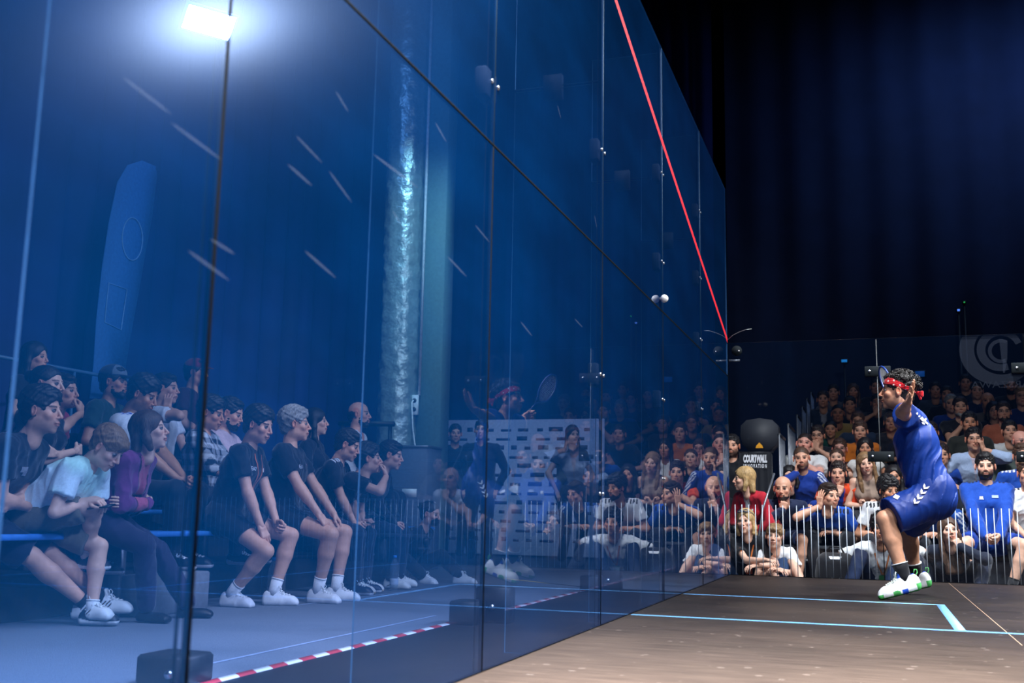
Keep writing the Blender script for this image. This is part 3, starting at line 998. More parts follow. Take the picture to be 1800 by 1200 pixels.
    # things laid on the chest
    if extras and bvh is not None:
        for e in extras:
            kind = e[0]
            o = J['C']; x, y, n = J['lat'], J['up'], J['fw']
            x = -x   # seen from the front, +x reads to the viewer's right
            if kind == 'text':
                _, body, cx, cy, size, col = e
                tv, tf = text_mesh(body, size*s)
                tv = [(v[0]+cx*s, v[1]+cy*s) for v in tv]
                V, F = decal_on(bvh, o, x, y, n, tv, tf, .006)
                link('chest_lettering', mesh_np('lettering', V, F, FABRIC, np.tile(np.array(srgb(col)), (len(V), 1)), False), root)
            elif kind == 'patch':
                _, name, lst = e
                pr = []
                for (cx, cy, w, h, col) in lst:
                    tv, tf = rect2(cx*s, cy*s, w*s, h*s, 2)
                    V, F = decal_on(bvh, o, x, y, n, tv, tf, .006)
                    pr.append((V, F, np.array(srgb(col))))
                V, F, C = merge(pr)
                link(name, mesh_np('patch', V, F, FABRIC, C, False), root)
            elif kind == 'lanyard':
                _, col, drop, cc = e
                pr = []
                for sg in (-1, 1):
                    pts = []
                    for t in np.linspace(0, 1, 9):
                        a = np.array((sg*.062*(1-t)+sg*.004, .135-t*(.135+drop)))*s
                        pts.append(a)
                    tv = []; tf = []
                    for i, a in enumerate(pts): tv += [(a[0]-.007*s, a[1]), (a[0]+.007*s, a[1])]
                    tf = [(2*i, 2*i+1, 2*i+3, 2*i+2) for i in range(len(pts)-1)]
                    V, F = decal_on(bvh, o, x, y, n, tv, tf, .007)
                    pr.append((V, F, np.array(srgb(col))))
                V, F, C = merge(pr); link('lanyard', mesh_np('lanyard', V, F, FABRIC, C, False), root)
                tv, tf = rect2(0, (-drop-.05)*s, .07*s, .09*s, 3)
                V, F = decal_on(bvh, o, x, y, n, tv, tf, .012)
                link('badge', mesh_np('badge', V, F, PLASTIC, np.tile(np.array(srgb(cc)), (len(V), 1)), False), root)
    return bvh

def seated(label, H, heading, seat, floor, s=1.0, fem=False, look=(0, 0, 0), arms='clasp', feet=None, splay=.35, side=0.0, twist=0.0, group=None, **kw):
    """H = world place of the head centre; the torso leans as far as the head height over the seat asks"""
    H = np.array(H, float)
    th = math.radians(heading)
    sl, fl = seat, floor
    best = None
    def J_at(s, lean):
        J = joint_sit(s, sl-fl, lean, dict(splay=splay), look, arms, fem, feet, side, twist)
        return J
    dz = H[2]-fl
    lo, hi = math.radians(2), math.radians(58)
    if J_at(s, lo)['H'][2] < dz:
        while J_at(s, lo)['H'][2] < dz and s < 1.12: s *= 1.01
        lean = lo
        ex = dz-J_at(s, lo)['H'][2]
        if ex > 0: sl += ex
    else:
        for _ in range(24):
            m = (lo+hi)/2
            if J_at(s, m)['H'][2] > dz: lo = m
            else: hi = m
        lean = lo
    J = J_at(s, lean)
    # where the eyes should be: shift the root so that the head lands on H
    c, sn = math.cos(th), math.sin(th)
    hx, hy = J['H'][0], J['H'][1]
    rx, ry = H[0]-(hx*c-hy*sn), H[1]-(hx*sn+hy*c)
    place_arms(J, arms, s)
    root = empty('person', (rx, ry, fl), th, label=label, cat='person', group=group)
    build_person(root, J, s, fem, seed=len(PEOPLE)*3+1, **kw)
    PEOPLE.append((root, J, s))
    return root, J, s

# ------------------------------------------------------------------ materials of the place
def glass_mat(name, tint, frit, fritamt, haze=0.0, hazecol=(.7, .8, 1), rough=.0, hrough=.35, smear=0.0, f0=.08, reflcol=None):
    m = bpy.data.materials.new(name); m.use_nodes = True
    nt = m.node_tree; nt.nodes.clear(); L = nt.links.new
    out = nt.nodes.new('ShaderNodeOutputMaterial')
    tr = nt.nodes.new('ShaderNodeBsdfTransparent'); tr.inputs[0].default_value = tint+(1,)
    df = nt.nodes.new('ShaderNodeBsdfDiffuse'); df.inputs[0].default_value = frit+(1,)
    mx = nt.nodes.new('ShaderNodeMixShader')
    L(tr.outputs[0], mx.inputs[1]); L(df.outputs[0], mx.inputs[2])
    mx.inputs[0].default_value = fritamt
    if smear:
        tc = nt.nodes.new('ShaderNodeTexCoord'); mp = nt.nodes.new('ShaderNodeMapping')
        mp.inputs['Scale'].default_value = (1, .8, 2.2)
        n = nt.nodes.new('ShaderNodeTexNoise'); n.inputs['Scale'].default_value = 1.6; n.inputs['Detail'].default_value = 3
        L(tc.outputs['Object'], mp.inputs[0]); L(mp.outputs[0], n.inputs[0])
        r = nt.nodes.new('ShaderNodeMapRange'); r.inputs[1].default_value = .35; r.inputs[2].default_value = .75
        r.inputs[3].default_value = fritamt*(1-smear); r.inputs[4].default_value = fritamt*(1+smear)
        L(n.outputs[0], r.inputs[0]); L(r.outputs[0], mx.inputs[0])
    gl = nt.nodes.new('ShaderNodeBsdfGlossy'); gl.inputs['Roughness'].default_value = rough
    ge = nt.nodes.new('ShaderNodeNewGeometry')
    dt = nt.nodes.new('ShaderNodeVectorMath'); dt.operation = 'DOT_PRODUCT'
    L(ge.outputs['Normal'], dt.inputs[0]); L(ge.outputs['Incoming'], dt.inputs[1])
    ab = nt.nodes.new('ShaderNodeMath'); ab.operation = 'ABSOLUTE'; L(dt.outputs['Value'], ab.inputs[0])
    sb = nt.nodes.new('ShaderNodeMath'); sb.operation = 'SUBTRACT'; sb.inputs[0].default_value = 1; L(ab.outputs[0], sb.inputs[1])
    pw = nt.nodes.new('ShaderNodeMath'); pw.operation = 'POWER'; pw.inputs[1].default_value = 6 if reflcol else 5; L(sb.outputs[0], pw.inputs[0])
    ml = nt.nodes.new('ShaderNodeMath'); ml.operation = 'MULTIPLY_ADD'; ml.inputs[1].default_value = 1-f0; ml.inputs[2].default_value = f0
    L(pw.outputs[0], ml.inputs[0])
    if reflcol:
        fa = nt.nodes.new('ShaderNodeMath'); fa.operation = 'DIVIDE'; L(pw.outputs[0], fa.inputs[0]); L(ml.outputs[0], fa.inputs[1])
        cm = nt.nodes.new('ShaderNodeMixRGB'); cm.inputs[1].default_value = reflcol+(1,); cm.inputs[2].default_value = (1, 1, 1, 1)
        L(fa.outputs[0], cm.inputs[0]); L(cm.outputs[0], gl.inputs[0])
    else:
        gl.inputs[0].default_value = (1, 1, 1, 1)
    m2 = nt.nodes.new('ShaderNodeMixShader'); L(ml.outputs[0], m2.inputs[0]); L(mx.outputs[0], m2.inputs[1]); L(gl.outputs[0], m2.inputs[2])
    last = m2
    if haze:
        g2 = nt.nodes.new('ShaderNodeBsdfGlossy'); g2.inputs['Roughness'].default_value = hrough; g2.inputs[0].default_value = hazecol+(1,)
        m3 = nt.nodes.new('ShaderNodeMixShader'); m3.inputs[0].default_value = haze
        L(m2.outputs[0], m3.inputs[1]); L(g2.outputs[0], m3.inputs[2]); last = m3
    L(last.outputs[0], out.inputs[0])
    return m

def clear_mat(name, c=(1, 1, 1)):
    m = bpy.data.materials.new(name); m.use_nodes = True
    nt = m.node_tree; nt.nodes.clear()
    out = nt.nodes.new('ShaderNodeOutputMaterial'); tr = nt.nodes.new('ShaderNodeBsdfTransparent'); tr.inputs[0].default_value = c+(1,)
    nt.links.new(tr.outputs[0], out.inputs[0]); return m

def film_mat(name, c, a):
    m = bpy.data.materials.new(name); m.use_nodes = True
    nt = m.node_tree; nt.nodes.clear()
    out = nt.nodes.new('ShaderNodeOutputMaterial'); tr = nt.nodes.new('ShaderNodeBsdfTransparent')
    d = nt.nodes.new('ShaderNodeBsdfDiffuse'); d.inputs[0].default_value = tuple(srgb(c))+(1,)
    mx = nt.nodes.new('ShaderNodeMixShader'); mx.inputs[0].default_value = a
    nt.links.new(tr.outputs[0], mx.inputs[1]); nt.links.new(d.outputs[0], mx.inputs[2]); nt.links.new(mx.outputs[0], out.inputs[0])
    return m

GLASS_SIDE = glass_mat('printed_side_glass', (.60, .70, .93), (.0, .13, .52), .072, haze=.016, hazecol=(.5, .66, 1), hrough=.19, smear=.22, f0=.055, reflcol=(.04, .35, .95))
GLASS_BACK = glass_mat('clear_back_glass', (.86, .90, .94), (.02, .08, .25), .012, f0=.03)
GLASS_FIN = glass_mat('clear_fin_glass', (.78, .86, .92), (.05, .2, .35), .02)
CLEAR = clear_mat('glass_rear_face')
GEDGE = mat('polished_glass_edge', '2f4f5e', .5, spec=.3)
GEDGE_D = mat('glass_edge_green', '2c4a50', .25, spec=.6)
SEAL = mat('black_silicone_joint', '020304', .9, spec=.05)
BLACK = mat('black_powder_coat', '0d0e11', .5, bump=.05)
NAVY = mat('dark_navy_drape', '1a2c50', .9, bump=.2, scale=2)
BLACK2 = mat('black_fabric_drape', '0a0b10', .9, bump=.3, scale=12)
STEEL = mat('brushed_steel', 'c9ccd2', .28, 1.0)
GREYM = mat('grey_metal', '7d8086', .4, .7)
WHITE = mat('white_plastic', 'e9e9ea', .4)
DKGREY = mat('dark_grey_coating', '0d1419', .8, spec=.15)
LINEB = mat('light_blue_line_paint', '6cabe2', .5)
REDL = mat('red_line_paint', 'd8202e', .45)

# court floor: short dark brown boards, scuffed
def floor_mat():
    m, nt, b = newmat('worn_court_boards'); L = nt.links.new
    tc = nt.nodes.new('ShaderNodeTexCoord')
    mp = nt.nodes.new('ShaderNodeMapping'); mp.inputs['Rotation'].default_value = (0, 0, 0)
    L(tc.outputs['Object'], mp.inputs[0])
    br = nt.nodes.new('ShaderNodeTexBrick')
    br.inputs['Color1'].default_value = srgb('352e2c')+(1,); br.inputs['Color2'].default_value = srgb('2a2624')+(1,)
    br.inputs['Mortar'].default_value = srgb('3f332d')+(1,)
    br.inputs['Scale'].default_value = 1.0; br.inputs['Mortar Size'].default_value = .0012
    br.inputs['Brick Width'].default_value = .62; br.inputs['Row Height'].default_value = .083
    br.offset = .37; br.offset_frequency = 2
    L(mp.outputs[0], br.inputs[0])
    m1 = nt.nodes.new('ShaderNodeMapping'); m1.inputs['Scale'].default_value = (1.2, 14, 1)
    L(tc.outputs['Object'], m1.inputs[0])
    n1 = nt.nodes.new('ShaderNodeTexNoise'); n1.inputs['Scale'].default_value = 3; n1.inputs['Detail'].default_value = 6; n1.inputs['Roughness'].default_value = .65
    L(m1.outputs[0], n1.inputs[0])
    n2 = nt.nodes.new('ShaderNodeTexNoise'); n2.inputs['Scale'].default_value = .9; n2.inputs['Detail'].default_value = 5
    L(tc.outputs['Object'], n2.inputs[0])
    # scuffed patches, lighter tan
    r2 = nt.nodes.new('ShaderNodeValToRGB'); r2.color_ramp.elements[0].position = .44; r2.color_ramp.elements[1].position = .66
    L(n2.outputs[0], r2.inputs[0])
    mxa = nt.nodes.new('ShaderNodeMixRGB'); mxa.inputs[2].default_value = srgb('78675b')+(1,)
    L(br.outputs[0], mxa.inputs[1])
    # wear mixed with light painted into the colour, palest at the front left
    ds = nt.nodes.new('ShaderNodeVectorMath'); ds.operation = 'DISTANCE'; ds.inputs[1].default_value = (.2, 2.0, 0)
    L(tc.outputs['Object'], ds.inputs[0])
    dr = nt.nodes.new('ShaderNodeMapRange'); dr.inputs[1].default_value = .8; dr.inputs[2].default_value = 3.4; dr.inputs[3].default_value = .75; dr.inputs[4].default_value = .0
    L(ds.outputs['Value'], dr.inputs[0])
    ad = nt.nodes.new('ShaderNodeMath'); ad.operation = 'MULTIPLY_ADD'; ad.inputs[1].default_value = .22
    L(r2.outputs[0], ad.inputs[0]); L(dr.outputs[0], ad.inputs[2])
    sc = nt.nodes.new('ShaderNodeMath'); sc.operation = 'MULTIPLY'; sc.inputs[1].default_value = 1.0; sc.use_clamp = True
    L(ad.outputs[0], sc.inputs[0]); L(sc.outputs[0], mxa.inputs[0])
    mul = nt.nodes.new('ShaderNodeMixRGB'); mul.blend_type = 'MULTIPLY'; mul.inputs[0].default_value = .8
    r1 = nt.nodes.new('ShaderNodeValToRGB'); r1.color_ramp.elements[0].position = .3; r1.color_ramp.elements[1].position = .72
    r1.color_ramp.elements[0].color = (.45, .42, .42, 1); r1.color_ramp.elements[1].color = (1.25, 1.2, 1.15, 1)
    L(n1.outputs[0], r1.inputs[0]); L(mxa.outputs[0], mul.inputs[1]); L(r1.outputs[0], mul.inputs[2])
    # pale dust specks and scratches
    v = nt.nodes.new('ShaderNodeTexVoronoi'); v.inputs['Scale'].default_value = 7
    m3 = nt.nodes.new('ShaderNodeMapping'); m3.inputs['Scale'].default_value = (1, 2.2, 1); L(tc.outputs['Object'], m3.inputs[0]); L(m3.outputs[0], v.inputs[0])
    n3 = nt.nodes.new('ShaderNodeTexNoise'); n3.inputs['Scale'].default_value = 2.3; L(tc.outputs['Object'], n3.inputs[0])
    mt = nt.nodes.new('ShaderNodeMath'); mt.operation = 'MULTIPLY'; mt.inputs[1].default_value = .16; L(n3.outputs[0], mt.inputs[0])
    lt = nt.nodes.new('ShaderNodeMath'); lt.operation = 'LESS_THAN'; L(v.outputs['Distance'], lt.inputs[0]); L(mt.outputs[0], lt.inputs[1])
    lt2 = nt.nodes.new('ShaderNodeMath'); lt2.operation = 'MULTIPLY'; lt2.inputs[1].default_value = .5; L(lt.outputs[0], lt2.inputs[0])
    mxb = nt.nodes.new('ShaderNodeMixRGB'); mxb.inputs[2].default_value = srgb('b8a79b')+(1,)
    L(lt2.outputs[0], mxb.inputs[0]); L(mul.outputs[0], mxb.inputs[1])
    L(mxb.outputs[0], b.inputs['Base Color'])
    rr = nt.nodes.new('ShaderNodeMapRange'); rr.inputs[3].default_value = .38; rr.inputs[4].default_value = .62
    L(n1.outputs[0], rr.inputs[0]); L(rr.outputs[0], b.inputs['Roughness'])
    b.inputs['Specular IOR Level'].default_value = .14
    bp = nt.nodes.new('ShaderNodeBump'); bp.inputs['Strength'].default_value = .15; bp.inputs['Distance'].default_value = .003
    L(n1.outputs[0], bp.inputs['Height']); L(bp.outputs[0], b.inputs['Normal'])
    return m

CARPET = mat('blue_grey_carpet', '5e6672', .95, noise=.25, scale=160, bump=.5)
DRAPE = mat('blue_stage_drape', '0c2260', .85, noise=.35, scale=1.2, bump=.1)
HALL = mat('dark_hall_paint', '141a26', .9, noise=.2, scale=1.5)

def panebox(y0, y1, z0, z1, name='glass_pane', mats=None, parent=None):
    m = MB(); x0, x1 = -.012, 0.0
    vs = [(x0, y0, z0), (x1, y0, z0), (x1, y1, z0), (x0, y1, z0), (x0, y0, z1), (x1, y0, z1), (x1, y1, z1), (x0, y1, z1)]
    m.add(vs, [(1, 2, 6, 5)], 0); m.add(vs, [(3, 0, 4, 7)], 1)
    m.add(vs, [(0, 3, 2, 1), (4, 5, 6, 7), (0, 1, 5, 4), (2, 3, 7, 6)], 2)
    return m.make(name, mats, parent)

# ------------------------------------------------------------------ the hall and the court
FZ = -.18      # carpet beside the court
FZB = -.20     # hall floor behind the court
m = MB(); m.box((-9, -4, FZB-.1), (12, 30, FZB)); m.make('floor', mat('dark_hall_floor', '3c4048', .8), kind='structure')
m = MB(); m.box((-6.8, -3.9, FZB), (-.004, 12.6, FZ)); m.make('floor_carpet', CARPET, kind='structure')
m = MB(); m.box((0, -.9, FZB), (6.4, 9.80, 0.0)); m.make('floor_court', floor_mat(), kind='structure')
m = MB(); m.box((-1.30, -.9, FZ), (-.004, 9.9, FZ+.004)); m.make('floor_plinth', BLACK, kind='structure')
m = MB(); m.box((-9, -4, 10.0), (12, 30, 10.2)); m.make('ceiling', HALL, kind='structure')
m = MB(); m.box((-9, -4.2, 0), (12, -4, 10)); m.make('wall_front', HALL, kind='structure')
m = MB(); m.box((-9, 30, 0), (12, 30.2, 10)); m.make('wall_back', HALL, kind='structure')
m = MB(); m.box((12, -4, 0), (12.2, 30, 10)); m.make('wall_right', HALL, kind='structure')
# pleated blue drape along the left side of the hall
vs = []; fs = []
ny = 340
for i in range(ny+1):
    y = -3.9+33.7*i/ny
    x = -7.0+.09*math.sin(i*1.25)+.04*math.sin(i*.37)
    vs += [(x, y, FZ), (x, y, 9.9)]
for i in range(ny):
    fs.append((2*i, 2*i+1, 2*i+3, 2*i+2))
m = MB(); m.add(vs, fs); m.add([(v[0]-.03, v[1], v[2]) for v in vs], [tuple(reversed(f)) for f in fs])
m.make('wall_left', DRAPE, smooth=True, kind='structure')

wall = empty('wall_court_side', (0, 0, 0), kind='structure')
JY = [0, 1.625, 3.25, 4.875, 6.5, 8.125, 9.75]
for i in range(6):
    y0, y1 = JY[i]+.003, JY[i+1]-.003
    panebox(y0, y1, .004, 1.817, parent=wall, mats=[GLASS_SIDE, CLEAR, GEDGE_D])
    panebox(y0, y1, 1.823, 4.8 if i < 3 else 3.63, 'glass_pane', [GLASS_SIDE, CLEAR, GEDGE_D if i < 5 else GEDGE], wall)
m = MB()
for i in range(1, 6): m.box((-.0125, JY[i]-.0055, .004), (.0004, JY[i]+.0055, 1.817))
m.box((-.0125, 0, 1.815), (.0004, 9.75, 1.825)); m.box((-.011, 0, 0), (-.0005, 9.75, .006))
m.make('silicone_joint', SEAL, wall)
m = MB()
for i in range(1, 6): m.box((-.0125, JY[i]-.004, 1.823), (.0002, JY[i]+.004, 3.63))
m.make('upper_joint', mat('clear_joint', '1f3c4c', .5), wall)
# red out line sloping down to the back wall
m = MB()
p = []
for q in range(41):
    y = 9.75*q/40; z = 4.57-2.44*y/9.75
    p += [(.0012, y, z), (.0012, y, z+.05)]
m.add(p, [(2*i, 2*i+2, 2*i+3, 2*i+1) for i in range(40)])
m.make('out_line', REDL, wall)
# rubbed ball marks on the court face of the glass
m = MB()
for (xa, ya, xb, yb, w) in ((215, 135, 300, 200, 9), (300, 215, 388, 280, 9), (505, 288, 548, 326, 7), (578, 300, 618, 355, 6), (520, 238, 566, 286, 6), (535, 440, 590, 488, 7), (786, 450, 820, 486, 5), (590, 160, 612, 196, 6),
                          (655, 270, 735, 330, 7), (765, 215, 785, 250, 5), (980, 185, 986, 208, 4), (1045, 378, 1049, 400, 4), (835, 395, 860, 425, 4), (915, 565, 935, 590, 4), (370, 420, 412, 446, 8), (330, 440, 402, 492, 9), (690, 370, 705, 395, 5), (1010, 560, 1024, 575, 3)):
    a, b = onX(xa, ya, .0006), onX(xb, yb, .0006); d = b-a; L_ = np.linalg.norm(d); d = d/L_; n_ = np.array((0, -d[2], d[1]))*(w*.5*float(a[1]+.14)/FPX)
    pts = [a+d*L_*t+n_*h for t, h in ((0, 0), (.12, .7), (.4, 1), (.8, .8), (1, .2), (1, -.2), (.8, -.8), (.4, -1), (.12, -.7))]
    m.add(pts, [tuple(range(9))])
m.make('ball_marks', film_mat('rubbed_ball_mark', 'a8b4cc', .045), wall)
# clamps with two bolts each, at the joints
for (yc, zc) in [(4.875, .62), (4.875, 1.2), (4.875, 2.35), (6.5, .75), (6.5, 1.25), (6.5, 2.15), (6.5, 2.75), (8.125, 1.35), (8.125, 1.9), (8.125, 2.4), (8.125, 2.95), (3.25, 2.05)]:
    m = MB(); m.bbox((-.060, yc-.055, zc-.055), (-.013, yc+.055, zc+.055), .006)
    c = m.make('clamp_plate', DKGREY, wall)
    for s_ in (-1, 1):
        b = MB(); b.tube([(-.001, yc+s_*.032, zc), (.004, yc+s_*.032, zc)], .009, 12); b.make('bolt', STEEL, c, True)

# fins outside the side wall, each with its base blocks
for i, yc in enumerate(JY[1:6]):
    f = empty('glass_fin', (-.02, yc, 0), label=['upright glass fin nearest the front of the court, outside the blue wall', 'upright glass fin by the first dark base block on the carpet',
        'upright glass fin in the middle of the blue glass wall', 'upright glass fin beside the pair of white rubber balls', 'upright glass fin closest to the back corner of the court'][i], cat='glass fin', group='glass fins bracing the side wall')
    for (z0, z1, w0) in ((FZ+.03, 2.72, .46), (2.735, 3.6, .46)):
        m = MB(); y0, y1 = -.006, .006; x0, x1 = -w0, -.01
        vs = [(x0, y0, z0), (x1, y0, z0), (x1, y1, z0), (x0, y1, z0), (x0, y0, z1), (x1, y0, z1), (x1, y1, z1), (x0, y1, z1)]
        m.add(vs, [(0, 1, 5, 4)], 0); m.add(vs, [(2, 3, 7, 6)], 1); m.add(vs, [(0, 3, 2, 1), (4, 5, 6, 7), (3, 0, 4, 7)], 2); m.add(vs, [(1, 2, 6, 5)], 3)
        m.make('fin_pane', [GLASS_FIN, CLEAR, GEDGE, SEAL], f)
    m = MB(); m.box((-.30, -.02, 2.66), (-.20, .02, 2.79)); m.make('joint_plate', DKGREY, f)
for i, (y1, lb) in enumerate(((3.68, 'black ballast block on the carpet at the bottom left, nearest the camera'), (6.48, 'pair of black ballast blocks on the carpet at the middle of the hazard tape'), (9.62, 'black ballast block at the far end of the hazard tape'))):
    o = empty('ballast_block', (-1.44 if i == 0 else -1.14, y1-(.08 if i == 0 else 0), FZ+.004), label=lb, cat='block', group='ballast blocks along the side wall')
    if i == 0:
        m = MB(); m.bbox((-.11, -.12, 0), (.11, .10, .115), .012); m.make('low_block', BLACK, o)
        m = MB(); m.tube([(.06, -.14, .05), (.06, -.12, .05)], .016, 12); m.make('bolt', STEEL, o, True)
        continue
    m = MB(); m.bbox((-.15, -.34, 0), (.02, -.12, .145), .012); m.make('low_block', BLACK, o)
    m = MB(); m.bbox((-.06, -.115, 0), (.17, .02, .225), .012); m.make('tall_block', BLACK, o)
    m = MB(); m.tube([(.06, -.135, .10), (.06, -.115, .10)], .018, 12); m.make('bolt', STEEL, o, True)
# two white rubber balls are one ball and its mirror image
m = MB(); m.lathe((.028, 6.40, 1.887), [(.002, -.026), (.012, -.023), (.020, -.016), (.025, -.006), (.026, 0), (.025, .006), (.020, .016), (.012, .023), (.002, .026)], 20)
m.tube([(.0, 6.40, 1.887), (.012, 6.40, 1.887)], .008, 10)
m.make('ball_stop', WHITE, smooth=True, label='white round ball stuck on the blue glass wall above the joint', cat='ball')

# painted court lines
m = MB(); m.box((0.01, 5.49, -.001), (6.4, 5.54, .0012)); m.make('trim_short_line', LINEB, kind='structure')
m = MB(); m.box((0.01, 7.14, -.001), (1.65, 7.19, .0012)); m.box((1.60, 5.54, -.001), (1.65, 7.14, .0012)); m.make('trim_service_box', LINEB, kind='structure')
m = MB(); m.box((4.75, 7.14, -.001), (6.39, 7.19, .0012)); m.box((4.75, 5.54, -.001), (4.80, 7.14, .0012)); m.box((3.175, 5.54, -.001), (3.225, 9.7, .0012)); m.make('trim_far_box', LINEB, kind='structure')
m = MB(); m.box((1.83, 5.0, -.001), (1.834, 9.74, .0006)); m.box((3.7, 0, -.001), (3.704, 9.74, .0006)); m.make('trim_floor_seam', mat('pale_floor_seam', 'a98a70', .6), kind='structure')

# back wall of clear glass
bw = empty('wall_court_back', (0, 9.75, 0), kind='structure')
BX = [0, 1.32, 2.52, 4.0, 5.2, 6.4]
for i in range(5):
    m = MB(); x0, x1 = BX[i]+.003, BX[i+1]-.003; y0, y1 = 0, .012; z0, z1 = .003, 2.13
    vs = [(x0, y0, z0), (x1, y0, z0), (x1, y1, z0), (x0, y1, z0), (x0, y0, z1), (x1, y0, z1), (x1, y1, z1), (x0, y1, z1)]
    m.add(vs, [(0, 1, 5, 4)], 0); m.add(vs, [(2, 3, 7, 6)], 1); m.add(vs, [(0, 3, 2, 1), (1, 2, 6, 5), (3, 0, 4, 7)], 2); m.add(vs, [(4, 5, 6, 7)], 3)
    pn = m.make('glass_pane', [GLASS_BACK, CLEAR, bpy.data.materials.get('dark_pane_edge') or mat('dark_pane_edge', '10191c', .5), GEDGE], bw)
    st = MB(); x = x0+.045
    while x < x1-.01:
        st.box((x-.0035, .0125, .006), (x+.0035, .0135, .632+.002*math.sin(x*9))); x += .0605
    st.make('stripe_film', mat('white_stripe_film', 'dfe3e8', .6) if i == 0 else bpy.data.materials['white_stripe_film'], pn)
m = MB(); m.box((0, -.002, 0), (6.4, .014, .0035)); m.make('floor_channel', SEAL, bw)
for xs, zs in [(BX[1], (1.07, 1.83)), (BX[2], (1.07, 1.83)), (BX[3], (1.07, 1.83))]:
    for z in zs:
        m = MB(); m.bbox((xs-.105, -.012, z-.045), (xs+.115, .024, z+.045), .004); c = m.make('clamp_plate', DKGREY, bw)
        for s_ in (-1, 1):
            b = MB(); b.tube([(xs+.005+s_*.07, -.018, z), (xs+.005+s_*.07, -.010, z)], .012, 14); b.make('bolt', STEEL, c, True)
m = MB(); m.box((BX[1]-.004, .0, 0), (BX[1]+.004, .10, 2.12)); m.make('rear_fin', mat('dark_fin_edge', '10191c', .5), bw)
m = MB(); m.tube([(.085, .013, 2.055), (.085, .028, 2.055)], .048, 26); m.tube([(.085, .010, 2.055), (.085, -.003, 2.055)], .047, 26); c = m.make('corner_disc', DKGREY, bw)
m = MB(); m.tube([(.105, -.010, 2.05), (.105, -.003, 2.05)], .008, 12); m.make('bolt', STEEL, c, True)
m = MB(); m.box((.01, .013, 1.955), (.11, .022, 1.975)); m.make('corner_strap', GREYM, bw)
# crest and lettering stuck on the outer face of the back glass, read from outside
FILM = film_mat('frosted_film', '8a90a4', .05)
def ring_mesh(mb, cx, cz, r0, r1, a0, a1, y, ztop=2.128, dx=0, n=48):
    vs = []; fs = []
    for i in range(n+1):
        a = math.radians(a0+(a1-a0)*i/n)
        vs += [(cx+dx+r0*math.cos(a), y, min(ztop, cz+r0*math.sin(a))), (cx+r1*math.cos(a), y, min(ztop, cz+r1*math.sin(a)))]
    fs = [(2*i, 2*i+1, 2*i+3, 2*i+2) for i in range(n)]
    mb.add(vs, fs)
c0 = onY(1753, 615, 9.763)
m = MB(); cx, cz = float(c0[0]), float(c0[2])
ring_mesh(m, cx, cz, .215, .305, -5, 365, .0135, dx=.03)
ring_mesh(m, cx+.02, cz, .125, .185, 20, 290, .0135, dx=.01)
ring_mesh(m, cx+.03, cz-.01, .075, .105, 60, 290, .0135)
m.add([(cx+.02, .0135, cz+.10), (cx+.085, .0135, cz+.08), (cx+.075, .0135, cz-.08), (cx+.03, .0135, cz-.10)], [(0, 1, 2, 3)])
m.add([(cx+.04, .0137, cz-.08), (cx+.075, .0137, cz-.08), (cx+.05, .0137, cz-.20), (cx+.035, .0137, cz-.20)], [(0, 1, 2, 3)])
m.make('crest_film', FILM, bw)
tv, tf = text_mesh('WARSZAWA', .085)
z0 = float(onY(1760, 676, 9.763)[2])
m = MB(); m.add([(cx+.06-v[0]*1.15, .0135, z0+v[1]) for v in tv], tf); m.make('city_lettering', FILM, bw)

# wire with small lights over the back corner
m = MB()
pts = [onY(x, y, 9.78) for x, y in ((1278, 598), (1288, 589), (1300, 583), (1311, 579), (1321, 578))]
m.tube(pts, .003, 6)
w = m.make('corner_wire', STEEL, smooth=True, label='thin bent wire sticking up from the back corner of the glass', cat='wire')
w['category'] = 'wire'

# right side wall of the court, out of frame but mirrored in the glass
m = MB(); m.box((6.4, 0, 0), (6.412, 9.75, 3.6)); m.make('wall_court_far', clear_mat('far_glass', (.8, .86, .95)), kind='structure')

# lamps over the court, the last two added as fill
EMW = mat('lamp_diffuser', 'f4f6ff', .5, emit=4.0, noise=0)
for i, (lp, lt, pw) in enumerate(LAMPS):
    o = empty('court_lamp', lp, label=['flat court lamp high beyond the back right', 'flat court lamp high at the front right', 'flat court lamp above the front wall', 'flat court lamp over the middle of the court', 'flat court lamp near the front of the blue wall', 'flat court lamp above the server', 'flat court lamp turned towards the front of the blue wall', 'flat lamp over the side stand'][i], cat='lamp', group='flat lamps over the court')
    o.rotation_euler = (Vector(lt)-Vector(lp)).to_track_quat('-Z', 'Y').to_euler()
    m = MB(); m.bbox((-LAMP_SX/2-.03, -LAMP_SY/2-.03, .0), (LAMP_SX/2+.03, LAMP_SY/2+.03, .10), .02); m.make('lamp_body', BLACK, o)
    m = MB(); m.box((-LAMP_SX/2, -LAMP_SY/2, -.006), (LAMP_SX/2, LAMP_SY/2, 0)); m.make('diffuser', EMW, o)
# far strip lamp seen at the right edge
pa = Vector((4.95, 26.2, 9.05))
o = empty('hall_lamp', pa, label='pale blue rectangular lamp hanging high at the right edge', cat='lamp')
o.rotation_euler = (math.radians(-62), 0, math.radians(28))
BL = mat('cool_lamp_diffuser', 'a9c2ec', .5, emit=.9, noise=0)
m = MB(); m.bbox((-.32, -.62, .0), (.32, .62, .10), .02); m.make('lamp_body', BLACK, o)
m = MB(); m.box((-.29, -.59, -.006), (-.01, .59, 0)); m.box((.01, -.59, -.006), (.29, .59, 0)); m.make('diffuser', BL, o)

